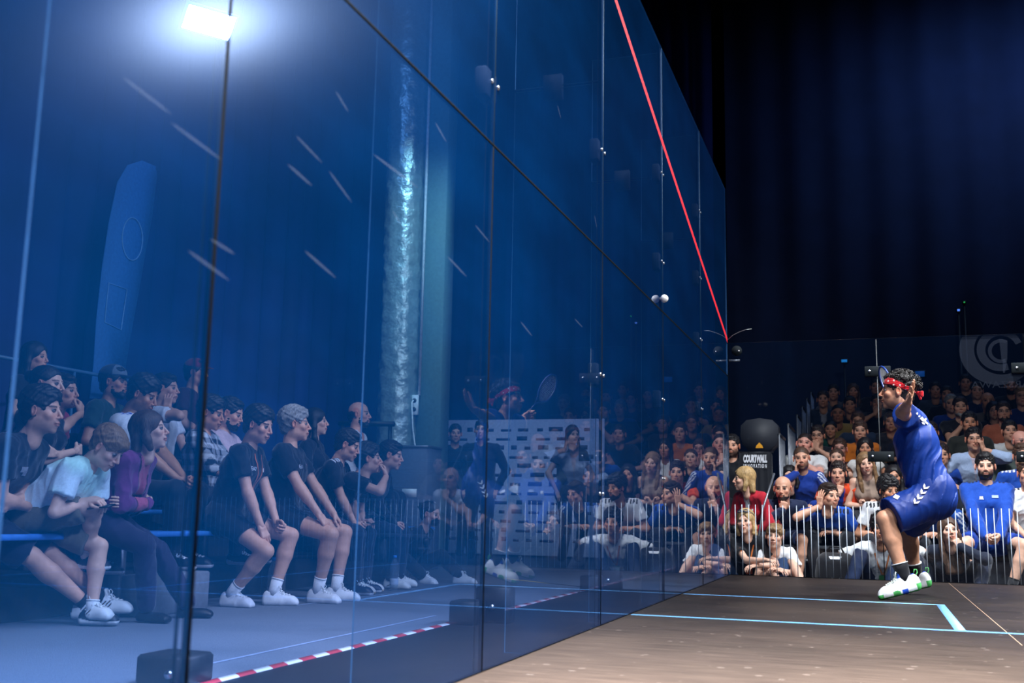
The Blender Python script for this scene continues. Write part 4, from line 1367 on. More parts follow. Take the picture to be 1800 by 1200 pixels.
# tapes on the carpet
def tape_mat(name, a, b, seg):
    m, nt, bb = newmat(name); L = nt.links.new
    tc = nt.nodes.new('ShaderNodeTexCoord'); sp = nt.nodes.new('ShaderNodeSeparateXYZ'); L(tc.outputs['Object'], sp.inputs[0])
    ad = nt.nodes.new('ShaderNodeMath'); ad.operation = 'ADD'; L(sp.outputs['Y'], ad.inputs[0]); L(sp.outputs['X'], ad.inputs[1])
    md = nt.nodes.new('ShaderNodeMath'); md.operation = 'PINGPONG'; md.inputs[1].default_value = seg; L(ad.outputs[0], md.inputs[0])
    gt = nt.nodes.new('ShaderNodeMath'); gt.operation = 'GREATER_THAN'; gt.inputs[1].default_value = seg/2; L(md.outputs[0], gt.inputs[0])
    mx = nt.nodes.new('ShaderNodeMixRGB'); mx.inputs[1].default_value = srgb(a)+(1,); mx.inputs[2].default_value = srgb(b)+(1,)
    L(gt.outputs[0], mx.inputs[0]); L(mx.outputs[0], bb.inputs['Base Color']); bb.inputs['Roughness'].default_value = .5
    return m
TAPE = tape_mat('red_white_tape', 'c2303c', 'e8e8ea', .13)
YTAPE = tape_mat('yellow_black_tape', 'e0b428', '15151a', .16)
m = MB(); m.box((-1.345, 0.2, FZ), (-1.285, 9.2, FZ+.007)); m.make('hazard_tape', TAPE, label='red and white hazard tape stuck on the carpet along the court', cat='tape')
a, b = onZ(880, 1016, FZ), onZ(1030, 1032, FZ)
m = MB(); d = U(b-a); nrm = np.array((-d[1], d[0], 0))*.025
m.add([a-nrm+(0, 0, .002), b-nrm+(0, 0, .002), b+nrm+(0, 0, .002), a+nrm+(0, 0, .002)], [(0, 1, 2, 3)]); m.make('warning_tape', YTAPE, label='yellow and black warning tape on the floor beyond the reflected feet', cat='tape')
m = MB()
for (p1, p2) in (((372, 1166), (765, 1082)), ((520, 1064), (790, 1030))):
    a, b = onZ(p1[0], p1[1], FZ), onZ(p2[0], p2[1], FZ); d = U(b-a); nrm = np.array((-d[1], d[0], 0))*.012
    m.add([a-nrm+(0, 0, .002), b-nrm+(0, 0, .002), b+nrm+(0, 0, .002), a+nrm+(0, 0, .002)], [(0, 1, 2, 3)])
m.make('chalk_line', mat('faded_tape', '8e9cb4', .7), label='thin faded tape lines running across the blue grey carpet', cat='tape')

# ------------------------------------------------------------------ the player
def player():
    R0 = np.array((1.45, 7.65, 0.0))
    def L(w):
        w = np.array(w)-R0
        return np.array((w[1], -w[0], w[2]))       # world -> local of a root turned by 90 degrees
    def px(x, y, Y): return L(onY(x, y, Y))
    J = {}
    J['P'] = px(1640, 868, 7.66); J['W'] = px(1622, 828, 7.66); J['C'] = px(1610, 775, 7.66); J['N'] = px(1604, 730, 7.66)
    J['up'] = U(J['N']-J['C']); J['lat'] = U(np.array((1, 0, 0.))); J['hlat'] = np.array((1, 0, 0.)); J['fw'] = np.cross(J['up'], J['lat'])
    J['SL'] = px(1597, 733, 7.48); J['SR'] = px(1594, 733, 7.84)
    J['hipL'] = px(1640, 876, 7.57); J['hipR'] = px(1640, 874, 7.75)
    J['KL'] = px(1555, 912, 7.44); J['AL'] = px(1590, 1015, 7.43)
    J['KR'] = px(1592, 925, 7.98); J['AR'] = px(1611, 1010, 8.08)
    J['EL'] = px(1586, 726, 7.20); J['WrL'] = px(1596, 708, 6.98)
    J['ER'] = px(1590, 745, 8.12); J['WrR'] = px(1594, 727, 8.24)
    J['H'] = px(1577, 688, 7.64)
    J['Mh'] = rotm((0, 0, 1), math.radians(2))@rotm((1, 0, 0), math.radians(3))
    J['hdL'] = frame((-.80, -.24, .58), (.25, -.75, -.45)); J['hpL'] = 'open'
    J['ftL'] = np.array((-.10, 1, -.30)); J['fuL'] = np.array((0, .2, 1.))
    J['ftR'] = np.array((.06, 1, -.24)); J['fuR'] = np.array((0, .2, 1.))
    # racket hand
    ra = J['WrR']; rb = px(1554, 664, 8.52)
    rd = U(rb-ra)
    J['hdR'] = frame(np.cross(rd, (1, .2, 0))*1.0, (-.9, -.2, .1)); J['hdR'] = frame(U(rd*.5+np.array((.3, .5, 0))), (.5, -.9, 0)); J['hpR'] = 'grip'
    s = 1.03
    root = empty('person', R0, math.radians(90), label='squash player in blue kit with red patterned headband, crouching on the court', cat='person')
    def shirt_disp(P):
        # long folds falling from the far shoulder to the near hip, finer ones at the waist
        q = (P-J['C'])
        a = q@J['up']; b = q@np.cross(J['up'], (1, 0, 0)); c = q[:, 0]
        ph = b*70+a*26+2.2*vnoise(P, 9, 4)
        w = np.clip((.16-a)/.22, 0, 1)
        f = (1-np.abs(np.sin(ph*.5)))**1.6
        g2 = (1-np.abs(np.sin(ph*.93+1.3+c*14)))**2
        return -f*.015*w-g2*.005*w+vnoise(P, 16, 7)*.006+.006
    bvh = build_person(root, J, s, False, srgb('cc9577'), ('short', (.012, .009, .008)),
                 dict(c='103688', sleeve=.60, g=.021, m='satin', n='shirt', disp=shirt_disp), dict(c='0e307c', len=.86, wr=.003, m='satin', g=.020, flare=.022),
                 None, 0, fat=.98, stubble=.35, seed=5, gaze=(.1, .1), iris=(.04, .03, .02), headscale=.98)
    # legs: muscles are in the body mesh; socks and shoes
    for nm in 'LR':
        A, K = J['A'+nm], J['K'+nm]
        M = frame(J['ft'+nm], J['fu'+nm]); o0 = A-M@np.array((0, 0, .09))*1.12
        sv, sq = shoe_geo('sneaker', .0035)
        sc = 1.12
        link('shoe', mesh_np('shoe', T(sv, M, o0, sc), sq, SHOEM, shoe_colors(sv, np.array(srgb('eef0f2')), np.array(srgb('e8eaec')), 'court')), root)
        lb = MB()
        for pl in lace_lines(6):
            lb.tube([M@np.array(q)*sc+o0 for q in pl], .0030, 6)
        link('laces', mesh_np('laces', np.array(lb.v), lb.f, FABRIC, np.tile(np.array(srgb('e8efe8')), (len(lb.v), 1))), root)
        hb = MB(); hb.tube([M@np.array(q)*sc+o0 for q in ((0, -.060, .085), (0, -.078, .100), (0, -.080, .118), (0, -.068, .122), (0, -.058, .105))], .004, 8)
        link('heel_loop', mesh_np('heel_loop', np.array(hb.v), hb.f, FABRIC, np.tile(np.array(srgb('5fbf6a')), (len(hb.v), 1))), root)
        sb = MB()
        d = K-A
        sb.tube([A-M@np.array((0, 0, .02)), A+d*.03, A+d*.14, A+d*.235], [.043, .042, .047, .052], 24)
        b0 = len(sb.v)
        sb.tube([A+d*.232, A+d*.25], [.0535, .0535], 24)
        c = np.tile(np.array(srgb('15161c')), (len(sb.v), 1)); c[b0:] = srgb('e6e6e6')
        link('sock', mesh_np('sock', np.array(sb.v), sb.f, FABRIC, c), root)
    # headband
    n1 = U((0, -.52, 1)); n2 = U((0, -.33, 1))
    P = [ell((0, -.019, .040), (.0905, .1085, .090)), half((0, .070, .098), n1*1.0, k=.004), half((0, .085, .047), -n2, k=.004)]
    V, Q = net(P, .003, .006, lambda X: np.sin(X[:, 2]*420+6*np.sin(X[:, 1]*30))*.0009)
    c = np.tile(np.array(srgb('c81824')), (len(V), 1))
    al = np.arctan2(V[:, 0], V[:, 1]+.02)*.095; zz = V[:, 2]-.42*V[:, 1]
    g = np.maximum(np.abs((al % .040)-.020), np.abs((zz+.008*np.sign(np.sin(al*78))) % .030-.015)*.9)
    c[g < .0050] = srgb('eadfd8')
    link('headband', mesh_np('headband', T(V, J['Mh'], J['H'], J['hs']), Q, FABRIC, c), root)
    P = [ell((0, -.128, -.004), (.014, .012, .012)), cap((0, -.128, -.004), (-.02, -.152, -.012), .006, .010, lat=(0, 0, 1), w0=.004, w1=.012), cap((0, -.128, -.004), (.02, -.146, -.030), .006, .008, lat=(0, 0, 1), w0=.004, w1=.010)]
    V, Q = net(P, .003, .006)
    link('headband_knot', mesh_np('headband_knot', T(V, J['Mh'], J['H'], J['hs']), Q, FABRIC, np.tile(np.array(srgb('d01a26')), (len(V), 1))), root)
    # loose curls over the band
    r = random.Random(3); m = MB()
    for i in range(230):
        a = r.uniform(0, 2*math.pi); e = r.uniform(-.15, 1.45)
        d = np.array((math.sin(a)*math.cos(e), math.cos(a)*math.cos(e), math.sin(e)))
        if d[2] < .12+.50*d[1]: continue
        p = np.array((0, -.028, .040))+d*np.array((.086, .102, .086))
        t1 = U(np.cross(d, (r.uniform(-1, 1), r.uniform(-1, 1), r.uniform(-1, 1)))); t2 = np.cross(d, t1)
        rad = r.uniform(.005, .010); pts = []
        for k in range(9):
            th = k*.95; pts.append(p+t1*rad*math.cos(th)+t2*rad*math.sin(th)+d*(.0035*k))
        m.tube([tuple(J['Mh']@q*J['hs']+J['H']) for q in pts], [.0054-.0004*k for k in range(9)], 6)
    link('curls', mesh_np('curls', np.array(m.v), m.f, HAIRM, np.tile(np.array((.012, .009, .008)), (len(m.v), 1))), root)
    # marks on the kit, laid on the cloth as seen from the front of the court
    objs = {o.name.split('.')[0]: o for o in root.children}
    def pixdecal(part, polys, name, col, mt=FABRIC, off=.008):
        me = objs[part].data
        V = np.array([tuple(v.co) for v in me.vertices]); Q = [tuple(p.vertices) for p in me.polygons]
        bv = BVHTree.FromPolygons([Vector(v) for v in V.tolist()], Q)
        cl = L(CAMP); mb = MB()
        for poly in polys:
            n = len(poly); pts = []; ds_ = None
            ctr = (sum(p[0] for p in poly)/n, sum(p[1] for p in poly)/n)
            for (x, y) in list(poly)+[ctr]:
                d = ray(x, y); d = U(np.array((d[1], -d[0], d[2])))
                h, nn, i, ds = bv.ray_cast(Vector(cl), Vector(d))
                if h is None:
                    if ds_ is None: continue
                    pts.append(np.array(cl)+d*(ds_-off)); continue
                ds_ = ds
                pts.append(np.array(h)-d*off)
            if len(pts) == n+1:
                mb.add(pts, [(i, (i+1) % n, n) for i in range(n)])
        if mb.v:
            link(name, mesh_np(name, np.array(mb.v), mb.f, mt, np.tile(np.array(srgb(col)), (len(mb.v), 1)), False), root)
    ch = []
    for (cx, cy) in ((1627.5, 855), (1622.5, 864), (1616.5, 873), (1610.5, 881)):
        ch.append([(cx-5, cy-1), (cx-3, cy-6), (cx-.8, cy-2.5), (cx-1, cy+1.2), (cx-3.6, cy+4)])
        ch.append([(cx-3.6, cy+4), (cx-1, cy+1.2), (cx+7, cy-1), (cx+3.5, cy+3.4)])
    pixdecal('shorts', ch, 'chevrons', 'e8e4e2')
    pixdecal('shorts', [[(1574, 868), (1582, 872), (1577.5, 877.5), (1569.5, 873.5)]], 'shorts_label', 'dfe2ea')
    for stroke in ([(1610, 726), (1613, 724), (1615, 728), (1612, 729)], [(1614, 730), (1617, 728), (1618, 732), (1615, 733)],
                   [(1617, 735), (1621, 732), (1625, 736), (1628, 734), (1629, 737), (1625, 741), (1621, 740)], [(1620, 742), (1625, 742), (1626, 746), (1622, 745)],
                   [(1627, 739), (1632, 744), (1630, 746), (1626, 742)]):
        pixdecal('shirt', [stroke], 'emblem_stroke', 'e8e8ee')
    pixdecal('sock', [[(1579, 1004), (1582, 1001.8), (1586, 1002), (1592, 1003.6), (1587, 1006), (1582, 1006.5)]], 'sock_emblem', 'e2e2e6')
    # racket held behind the head
    rk = empty('squash_racket', R0, math.radians(90), label='blue squash racket held up behind the player\'s head', cat='racket')
    side = U(np.cross(rd, U(np.array((.75, .9, 0)))))
    side = U(np.array((.95, .30, .1))-rd*(rd@np.array((.95, .30, .1))))
    g0 = ra-rd*.06
    m = MB(); m.tube([g0, g0+rd*.17], [.016, .014], 10); link('grip', mesh_np('grip', np.array(m.v), m.f, FABRIC, np.tile(np.array(srgb('15171c')), (len(m.v), 1))), rk)
    hc = g0+rd*.46
    rim = [hc+side*.098*math.cos(a)+rd*.140*math.sin(a)*(1 if math.sin(a) > 0 else 1.12) for a in np.linspace(0, 2*math.pi, 41)[:-1]]
    m = MB(); m.tube(rim, .0075, 8, closed=True); m.tube([g0+rd*.17, g0+rd*.24, hc-rd*.10+side*.060], .006, 8); m.tube([g0+rd*.24, hc-rd*.10-side*.060], .006, 8)
    link('frame', mesh_np('frame', np.array(m.v), m.f, PLASTIC, np.tile(np.array(srgb('16357c')), (len(m.v), 1))), rk)
    m = MB()
    for i in range(-5, 6):
        q = i*.016; h = .140*math.sqrt(max(0, 1-(q/.098)**2))
        m.tube([hc+side*q-rd*h*1.1, hc+side*q+rd*h], .0007, 4)
    for i in range(-9, 8):
        q = i*.016; h = .098*math.sqrt(max(0, 1-(q/(.140 if q > 0 else .156))**2))
        m.tube([hc+rd*q-side*h, hc+rd*q+side*h], .0007, 4)
    link('strings', mesh_np('strings', np.array(m.v), m.f, PLASTIC, np.tile(np.array(srgb('c9ccd2')), (len(m.v), 1))), rk)
player()

# ------------------------------------------------------------------ spectators
def hx(c): return np.array(srgb(c))
def plaid(a, b):
    def f(V, J, s, tc):
        x, y, z = V.T
        g = ((np.sin((x+y)*70) > .1).astype(float)+(np.sin(z*70) > .1))/2
        return hx(a)*(1-g[:, None])+hx(b)*g[:, None]
    return f
def jacket(inner, trim=None, w=.045):
    def f(V, J, s, tc):
        q = V-J['C']; u = q@J['lat']; v = q@J['up']; n = q@J['fw']
        c = np.tile(tc, (len(V), 1))
        k = (n > .03) & (np.abs(u) < (w+.20*np.clip(v, 0, 1))*s) & (v > -.2*s)
        c[k] = hx(inner)
        if trim is not None:
            k2 = (n > .03) & ~k & (np.abs(u) < (w+.012+.20*np.clip(v, 0, 1))*s) & (v > -.2*s); c[k2] = hx(trim)
        return c
    return f
def sleeve_marks(col, n=3, side='both'):
    """stripes along the outside of the shoulder and sleeve"""
    def f(V, J, s, tc):
        c = np.tile(tc, (len(V), 1))
        for sg, nm in ((-1, 'L'), (1, 'R')):
            a, b = J['S'+nm], J['E'+nm]; d = U(b-a)
            q = V-a; t = q@d; r = q-np.outer(t, d)
            out = J['fw']*.55+J['up']*.5+J['lat']*sg*.4; out = U(out-d*(out@d))
            ang = np.arctan2(r@np.cross(d, out), r@out)
            rr = np.linalg.norm(r, axis=1)
            k = (t > -.04) & (t < .26*s) & (rr < .095) & (np.abs(ang) < .55) & (np.sin(ang*13+t*60) > .15)
            c[k] = hx(col)
        return c
    return f
def yoke(col, inner=None):
    def f(V, J, s, tc):
        c = np.tile(tc, (len(V), 1)); q = V-J['N']
        u = np.abs(q@J['lat']); v = q@J['up']
        k = (u > .07*s) & (u < .20*s) & (v > -.085*s) & (np.abs(q@J['fw']) < .028) & (np.sin(u*170) > -.3)
        c[k] = hx(col); return c
    return f
def chest(upper, z=.04):
    def f(V, J, s, tc):
        c = np.tile(tc, (len(V), 1)); v = (V-J['C'])@J['up']; c[v > z*s] = hx(upper); return c
    return f
def mottled(a, b, sc=18):
    def f(V, J, s, tc):
        k = np.clip(vnoise(V, sc, 2)*1.4+.5, 0, 1)[:, None]
        return hx(a)*(1-k)+hx(b)*k
    return f

RY = {0: 10.55, 1: 11.3, 2: 12.1, 3: 12.9, 4: 13.7, 5: 14.5, 6: 15.3, 7: 16.1, 8: 16.9}
RSEAT = {0: FZB+.02, 1: .25, 2: .47, 3: .69, 4: .91, 5: 1.13, 6: 1.35, 7: 1.57, 8: 1.79}
RFLOOR = {n: (FZB if n < 2 else RSEAT[n]-.42) for n in RSEAT}
LX = {1: -3.05, 2: -3.82, 3: -4.58, 4: -5.32}
LSEAT = {1: .36, 2: .50, 3: .72, 4: .94}
LFLOOR = {1: FZ, 2: .08, 3: .30, 4: .52}

DARKP = dict(c='14161d')
JEANS = dict(c='2a3d5c', m='denim')
SH = dict(w=('plain', 'e6e6e8', 'e6e6e8', 'e4e4e6', .24), b=('plain', '15161a', 'd8d8da'), k=('plain', '15161a', '15161a', '15161a', .25))
SIT0 = {'L': (-.13, .42, .09), 'R': (.13, .42, .09)}

def R(x, y, row, label, lod=2, head=180, **kw):
    H = onY(x, y, RY[row]+kw.pop('dy', 0))
    kw.setdefault('skin', 'light'); kw.setdefault('hair', ('short', 'dark')); kw.setdefault('bottom', DARKP); kw.setdefault('shoes', SH['b'])
    kw.setdefault('arms', 'clasp')
    if kw.get('fem'): kw.setdefault('s', .94)
    grp = 'spectators on the stand behind the back glass' if row else 'spectators sitting on the floor behind the back glass'
    return seated(label, H, head, RSEAT[row], RFLOOR[row], lod=lod if row < 5 else 3, group=grp, **kw)

def Lp(x, y, row, label, lod=1, head=-78, **kw):
    H = onX(x, y, LX[row]+kw.pop('dx', 0))
    kw.setdefault('skin', 'light'); kw.setdefault('hair', ('short', 'dark')); kw.setdefault('bottom', DARKP); kw.setdefault('shoes', SH['b'])
    kw.setdefault('arms', 'clasp')
    if kw.get('fem'): kw.setdefault('s', .94)
    return seated(label, H, head, kw.pop('seat', LSEAT[row]), LFLOOR[row], lod=lod if row < 3 else 2, group='spectators along the side wall', **kw)

# --- side stand, seen through the blue glass
Lp(-62, 735, 1, 'person in shorts cut off at the left edge with one bare knee showing', arms='lap', top=dict(c='1c2230'), bottom=dict(c='2c3a33', len=.8), shoes=('plain', '14161c', 'e2e2e4'), feet={'L': (-.12, .40, .09), 'R': (.12, .22, .09)})
Lp(74, 722, 1, 'dark-haired man in navy t-shirt, arms crossed, long legs stretched over crossed ankles', arms=dict(L=('chest', -.10, .19, -.16, 'relax', (-1, -.1, .1), (0, -1, 0)), R=('chest', -.12, .22, -.13, 'relax', (-1, -.1, .1), (0, -1, 0))),
   hair=('thick', 'black'), top=dict(c='10131c', f=mottled('10131c', '131722')), bottom=dict(c='121a2e', len=.92, g=.01), shoes=('stripes', 'dcdcd8', 'dcdcd8', '15161c', .10), look=(2, -2, 0), s=1.04, stubble=.3, head=-74, dx=-.2,
   feet={'R': (-.40, .60, .09), 'L': (-.58, .64, .10)}, extras=[('patch', 'shirt_print', [(-.05, .05, .07, .03, '8a8a90'), (-.03, .03, .04, .03, '7a7a80')])])
Lp(84, 677, 2, 'woman with dark hair tied back and an earring, sleeveless black top', fem=True, arms='cross', hair=('bun', 'black'), top=dict(c='0f1118', sleeve=.35), skin='fair')
Lp(112, 688, 3, 'person in dark red t-shirt behind the woman with tied hair', arms='mouthR', top=dict(c='9c2140'), hair=('short', 'black'), dx=.1)
Lp(62, 630, 4, 'dark-haired woman sitting highest at the far left of the side stand', fem=True, hair=('long', 'black'), arms='lap', top=dict(c='131520'), lod=2)
Lp(201, 672, 3, 'bearded man in a grey baseball cap and dark green v-neck t-shirt', arms='lap', hair=('short', 'black'), cap_=('27384a', '66757f'), beard=1, top=dict(c='1c3b36', neck=1.6), skin='mid', s=1.04)
Lp(252, 694, 2, 'dark-haired man looking down in a white and blue football shirt', arms='clasp', look=(0, -22, 0), hair=('thick', 'black'), stubble=.6, skin='mid', top=dict(c='dadde2', f=yoke('1c46b0')))
Lp(292, 684, 3, 'person in white t-shirt half hidden behind the man in white and blue', arms='cheekR', hair=('short', 'black'), top=dict(c='dcdce0'), skin='light')
Lp(190, 786, 1, 'boy in a pale mint t-shirt looking down at a phone, one foot on his knee', s=.90, arms=dict(L=('pelvis', -.02, .40, .10, 'hold', (-.2, 1, .1), (.2, -.3, -.6)), R=('pelvis', .02, .36, .09, 'hold', (-.2, 1, .1), (.2, -.3, -.6))), look=(-4, -38, 0), hair=('fringe', 'light'), top=dict(c='c4e6da', g=.014, f=mottled('bfe6d6', 'd4e6ea', 8)),
   bottom=dict(c='6c6250', len=.82, g=.01), shoes=('stripes', '1b1c22', 'dededa', 'e4e4e2', .16), skin='fair', feet={'L': (-.10, .36, .09), 'R': (-.18, .26, .40)}, dx=.02)
Lp(264, 757, 1, 'brown-haired woman in a purple sports jacket with her arms crossed', fem=True, arms='cross', look=(12, 10, 0), hair=('bob', 'brown'), skin='fair', top=dict(c='74306a', sleeve=2, f=jacket('b0506a', '1a1a30'), m='fabric', n='jacket', neck=1.3), bottom=dict(c='2c2740'),
   shoes=('loafer', '101116', '101116'), feet={'L': (-.30, .52, .09), 'R': (.02, .40, .09)})
Lp(371, 727, 2, 'long-haired person in black and white checked shirt holding a phone, behind the dark joint', arms='phone', hair=('thick', 'black'), look=(0, -14, 0), top=dict(c='203048', sleeve=1.1, f=plaid('16202e', 'c4ccd6')), skin='mid', bottom=dict(c='2a2c3a'))
Lp(406, 727, 2, 'man with full dark beard and pale pink t-shirt looking down', arms='clasp', look=(0, -16, 0), hair=('short', 'black'), beard=1, top=dict(c='cdb4bc'), skin='light', dx=-.15)
FLAG = [('patch', 'flag_mark', [(.060, .035, .009, .028, '2f8f52'), (.069, .035, .009, .028, 'ececec'), (.078, .035, .009, .028, 'c8303a')])]
Lp(455, 747, 1, 'young man in black polo with an orange lanyard and green badge', arms=dict(L=('mid', .06, .0, .02, 'curl', (-.4, .8, -.5), (-.6, -.3, 0)), R=('knee', -.03, -.02, .07, 'relax')), look=(-10, -14, 0), hair=('thick', 'black'), skin='light',
   top=dict(c='0d0f17', n='polo_shirt'), bottom=dict(c='10131d', len=.55), shoes=SH['w'], s=1.04, extras=[('text', 'EA7', -.098, .035, .038, 'd8d8dc'), ('lanyard', 'c0603a', .12, '2f8a5a')]+FLAG, feet={'L': (-.12, .34, .09), 'R': (.10, .10, .09)})
Lp(519, 747, 1, 'lean grey-haired man in black polo, white socks and white sneakers', arms='knees', look=(16, 0, 0), hair=('thick', 'grey'), skin='light', dx=-.02,
   top=dict(c='0d0f17', n='polo_shirt'), bottom=dict(c='10131d', len=.50), shoes=('plain', 'eeeef0', 'e6e6ea', 'ececee', .24), s=1.05, extras=[('text', 'EA7', -.080, .02, .036, 'd8d8dc')]+FLAG, feet={'L': (-.10, .42, .09), 'R': (.12, .34, .09)})
Lp(556, 742, 2, 'woman with dark hair and open mouth behind the grey-haired man', fem=True, hair=('long', 'black'), arms='lap', look=(10, 4, 0), top=dict(c='141826', sleeve=2), skin='fair')
Lp(632, 728, 2, 'bald man with dark beard and white zip top ending the side stand', arms='cross', hair=('fringe_bald', 'black'), beard=1, top=dict(c='d4d8de', sleeve=2, f=jacket('c8806a', None, .02)), skin='light')
Lp(612, 782, 1, 'person in black sports top bending forward, arms folded on the knees', arms='clasp', look=(0, -20, 0), hair=('short', 'black'), top=dict(c='0e1119', f=yoke('c8c8cc')), dx=.02, bottom=dict(c='141c30'), shoes=('plain', '1c2540', 'dadade'))
Lp(648, 806, 1, 'young man in black shirt with his hand on his mouth, holding a phone', arms=dict(R=('head', .03, .150, -.155, 'curl', (-.45, -.25, 1), (0, -1, .2)), L=('mid', .02, -.02, .10, 'hold', (-.3, 1, .2), (.2, -.3, -.6))), hair=('thick', 'black'), skin='light', top=dict(c='0d1018'), bottom=dict(c='151e33'), look=(14, 2, 0), dx=.15,
   shoes=('swoosh', 'dcd8d2', 'b09a7c', 'e0e0e0', .2))
Lp(688, 800, 1, 'person in dark clothes at the end of the front bench beyond the phone user', arms='clasp', look=(0, -10, 0), hair=('short', 'black'), top=dict(c='0c0f17', sleeve=2), bottom=dict(c='121a2c'), shoes=('swoosh', 'e4e2dc', 'e4e2dc', 'e0e0e0', .2), dx=.05, seat=.34)
Lp(345, 655, 4, 'person in a dark red cap sitting high on the side stand', arms='lap', hair=('short', 'black'), cap_=('7a1c34', '7a1c34'), top=dict(c='3a1c30'), lod=2)
# photographer on the carpet
H = onX(757, 903, -2.95)
seated('person in black on the carpet with a face mask, holding a dark camera', H, -95, FZ+.02, FZ, lod=1, arms=dict(L=('mid', .04, -.16, .10, 'hold'), R=('mid', .04, -.16, .10, 'hold')), look=(0, -10, 0), s=.98, splay=1.6, feet={'L': (-.16, .62, .07), 'R': (.10, .34, .07)},
       skin='light', hair=('bun', 'black'), top=dict(c='0c0e14', sleeve=1.2), bottom=dict(c='0e1016'), shoes=('plain', 'dcdcda', 'dcdcda'), fem=True)

# --- back stand: on the floor
R(1311, 917, 0, 'smiling blonde woman in black t-shirt and jeans with sunglasses on her head', lod=1, fem=True, hair=('bob', 'blond'), skin='fair', top=dict(c='101116'), bottom=JEANS, shoes=('plain', 'e6e6e6', 'e6e6e6'),
  arms=dict(L=('pelvis', .10, .44, .16, 'relax'), R=('pelvis', -.22, .50, .22, 'relax')), splay=1.3, feet={'L': (-.30, .40, .07), 'R': (.26, .34, .07)}, look=(-14, 4, 4), extras=[('lanyard', 'd0702c', .10, 'd85a28')])
R(1362, 942, 0, 'smiling barefoot boy in a white t-shirt hugging his shins', lod=1, s=.82, hair=('fringe', 'light'), skin='fair', top=dict(c='e4e4e4'), bottom=dict(c='8a9098', len=.7), shoes=None, bare=True,
  arms=dict(L=('mid', .02, .10, -.08, 'relax'), R=('mid', .02, .12, -.10, 'relax')), feet={'L': (-.28, .50, .07), 'R': (-.10, .46, .07)}, splay=.3, look=(-4, 2, -4))
R(1549, 928, 0, 'person in white t-shirt and dark jeans sitting behind the server\'s knees', lod=1, hair=('curly', 'black'), skin='mid', top=dict(c='e6e6e6', sleeve=.8), bottom=dict(c='1c2740', m='denim'), shoes=('plain', '1a1a1e', 'c8b8a8'),
  arms='knees', feet={'L': (-.05, .55, .10), 'R': (.30, .60, .10)}, extras=[('lanyard', 'e08040', .12, '4aa860')], dy=.1)
R(1668, 933, 0, 'long-haired woman in a navy hoodie resting her cheek on her fist', lod=1, fem=True, hair=('longer', 'brown'), skin='fair', top=dict(c='151b2c', sleeve=2), bottom=dict(c='161d30'), shoes=('plain', 'e6e6e6', 'e6e6e6'),
  arms=dict(L=('head', .05, .105, -.17, 'fist', (-.35, -.1, 1), (0, -1, .2)), R=('mid', .05, -.10, .05, 'relax')), feet={'L': (-.22, .45, .08), 'R': (.20, .50, .08)}, splay=.9, look=(8, 8, 6))
# row 1
R(1376, 858, 1, 'shaved-head bearded man in a navy jacket with his fist at his lips', lod=1, hair=('bald', 'dark'), beard=1, skin='light', arms='chinR', top=dict(c='18223e', sleeve=2, n='jacket'), bottom=dict(c='1a2748', len=.8), look=(-6, -6, 0))
R(1458, 872, 1, 'man in a royal blue t-shirt turned sideways with a hand at his ear', lod=1, hair=('short', 'dark'), skin='light', arms=dict(R=('head', .125, .01, -.10, 'open', (-.15, .0, 1), (-1, 0, 0)), L=('mid', .05, -.05, .06, 'relax')), top=dict(c='184aa8', f=yoke('14161c')), look=(38, 0, 0), stubble=.35, s=1.04,
  extras=[('patch', 'shirt_marks', [(-.06, .02, .03, .022, 'e6e6ea'), (.055, .02, .045, .02, 'dfe4ee')])])
R(1562, 862, 1, 'curly black-haired man in a white football shirt with black shoulder marks', lod=1, hair=('curly', 'black'), beard=1, skin='mid', look=(30, -8, 0), top=dict(c='e4e4e6', f=yoke('17181c')), arms='clasp', dy=-.1)
R(1654, 876, 1, 'person in a blue t-shirt leaning forward behind the server\'s shorts', lod=1, hair=('short', 'dark'), arms=dict(L=('mid', .06, -.05, .09, 'relax'), R=('mid', .06, -.05, .09, 'relax')), top=dict(c='114798', f=sleeve_marks('dfe4ee')), look=(20, -10, 0))
R(1732, 820, 1, 'bearded young man in a long-sleeved royal blue top and blue shorts, hands joined', lod=1, hair=('short', 'black'), stubble=1.0, beard=0, skin='fair', s=1.05, arms=dict(L=('mid', .05, -.04, .03, 'curl', (-.5, .7, -.5), (-.7, -.3, .3)), R=('mid', .05, -.06, .03, 'curl', (-.5, .7, -.5), (-.7, -.3, .3))),
  top=dict(c='1648a8', sleeve=2, f=yoke('12151c'), g=.004), bottom=dict(c='123a94', len=.72), shoes=SH['k'], look=(-4, -2, 0), splay=.75, extras=[('patch', 'shirt_marks', [(-.058, .045, .030, .020, 'e8e8ee'), (-.058, .030, .040, .006, 'e8e8ee'), (.060, .055, .055, .026, 'a8b8e0')])])
R(1806, 832, 1, 'person in a white t-shirt cut off at the right edge', lod=1, hair=('short', 'brown'), top=dict(c='e4e4e4', f=yoke('15151a')), arms='clasp')
R(1868, 830, 1, 'person in a dark blue shirt beyond the right edge, seen mirrored in the blue wall', hair=('short', 'dark'), top=dict(c='1c3a78'), arms='clasp')
R(1950, 850, 1, 'bald man in a white t-shirt seen only as a reflection, hand on chin', hair=('bald', 'dark'), top=dict(c='e4e4e6', g=.01), arms='chinR', skin='light', s=1.05)
R(2010, 820, 2, 'dark-haired person in grey seen only mirrored in the side glass', hair=('short', 'black'), top=dict(c='6a7078'), arms='lap')
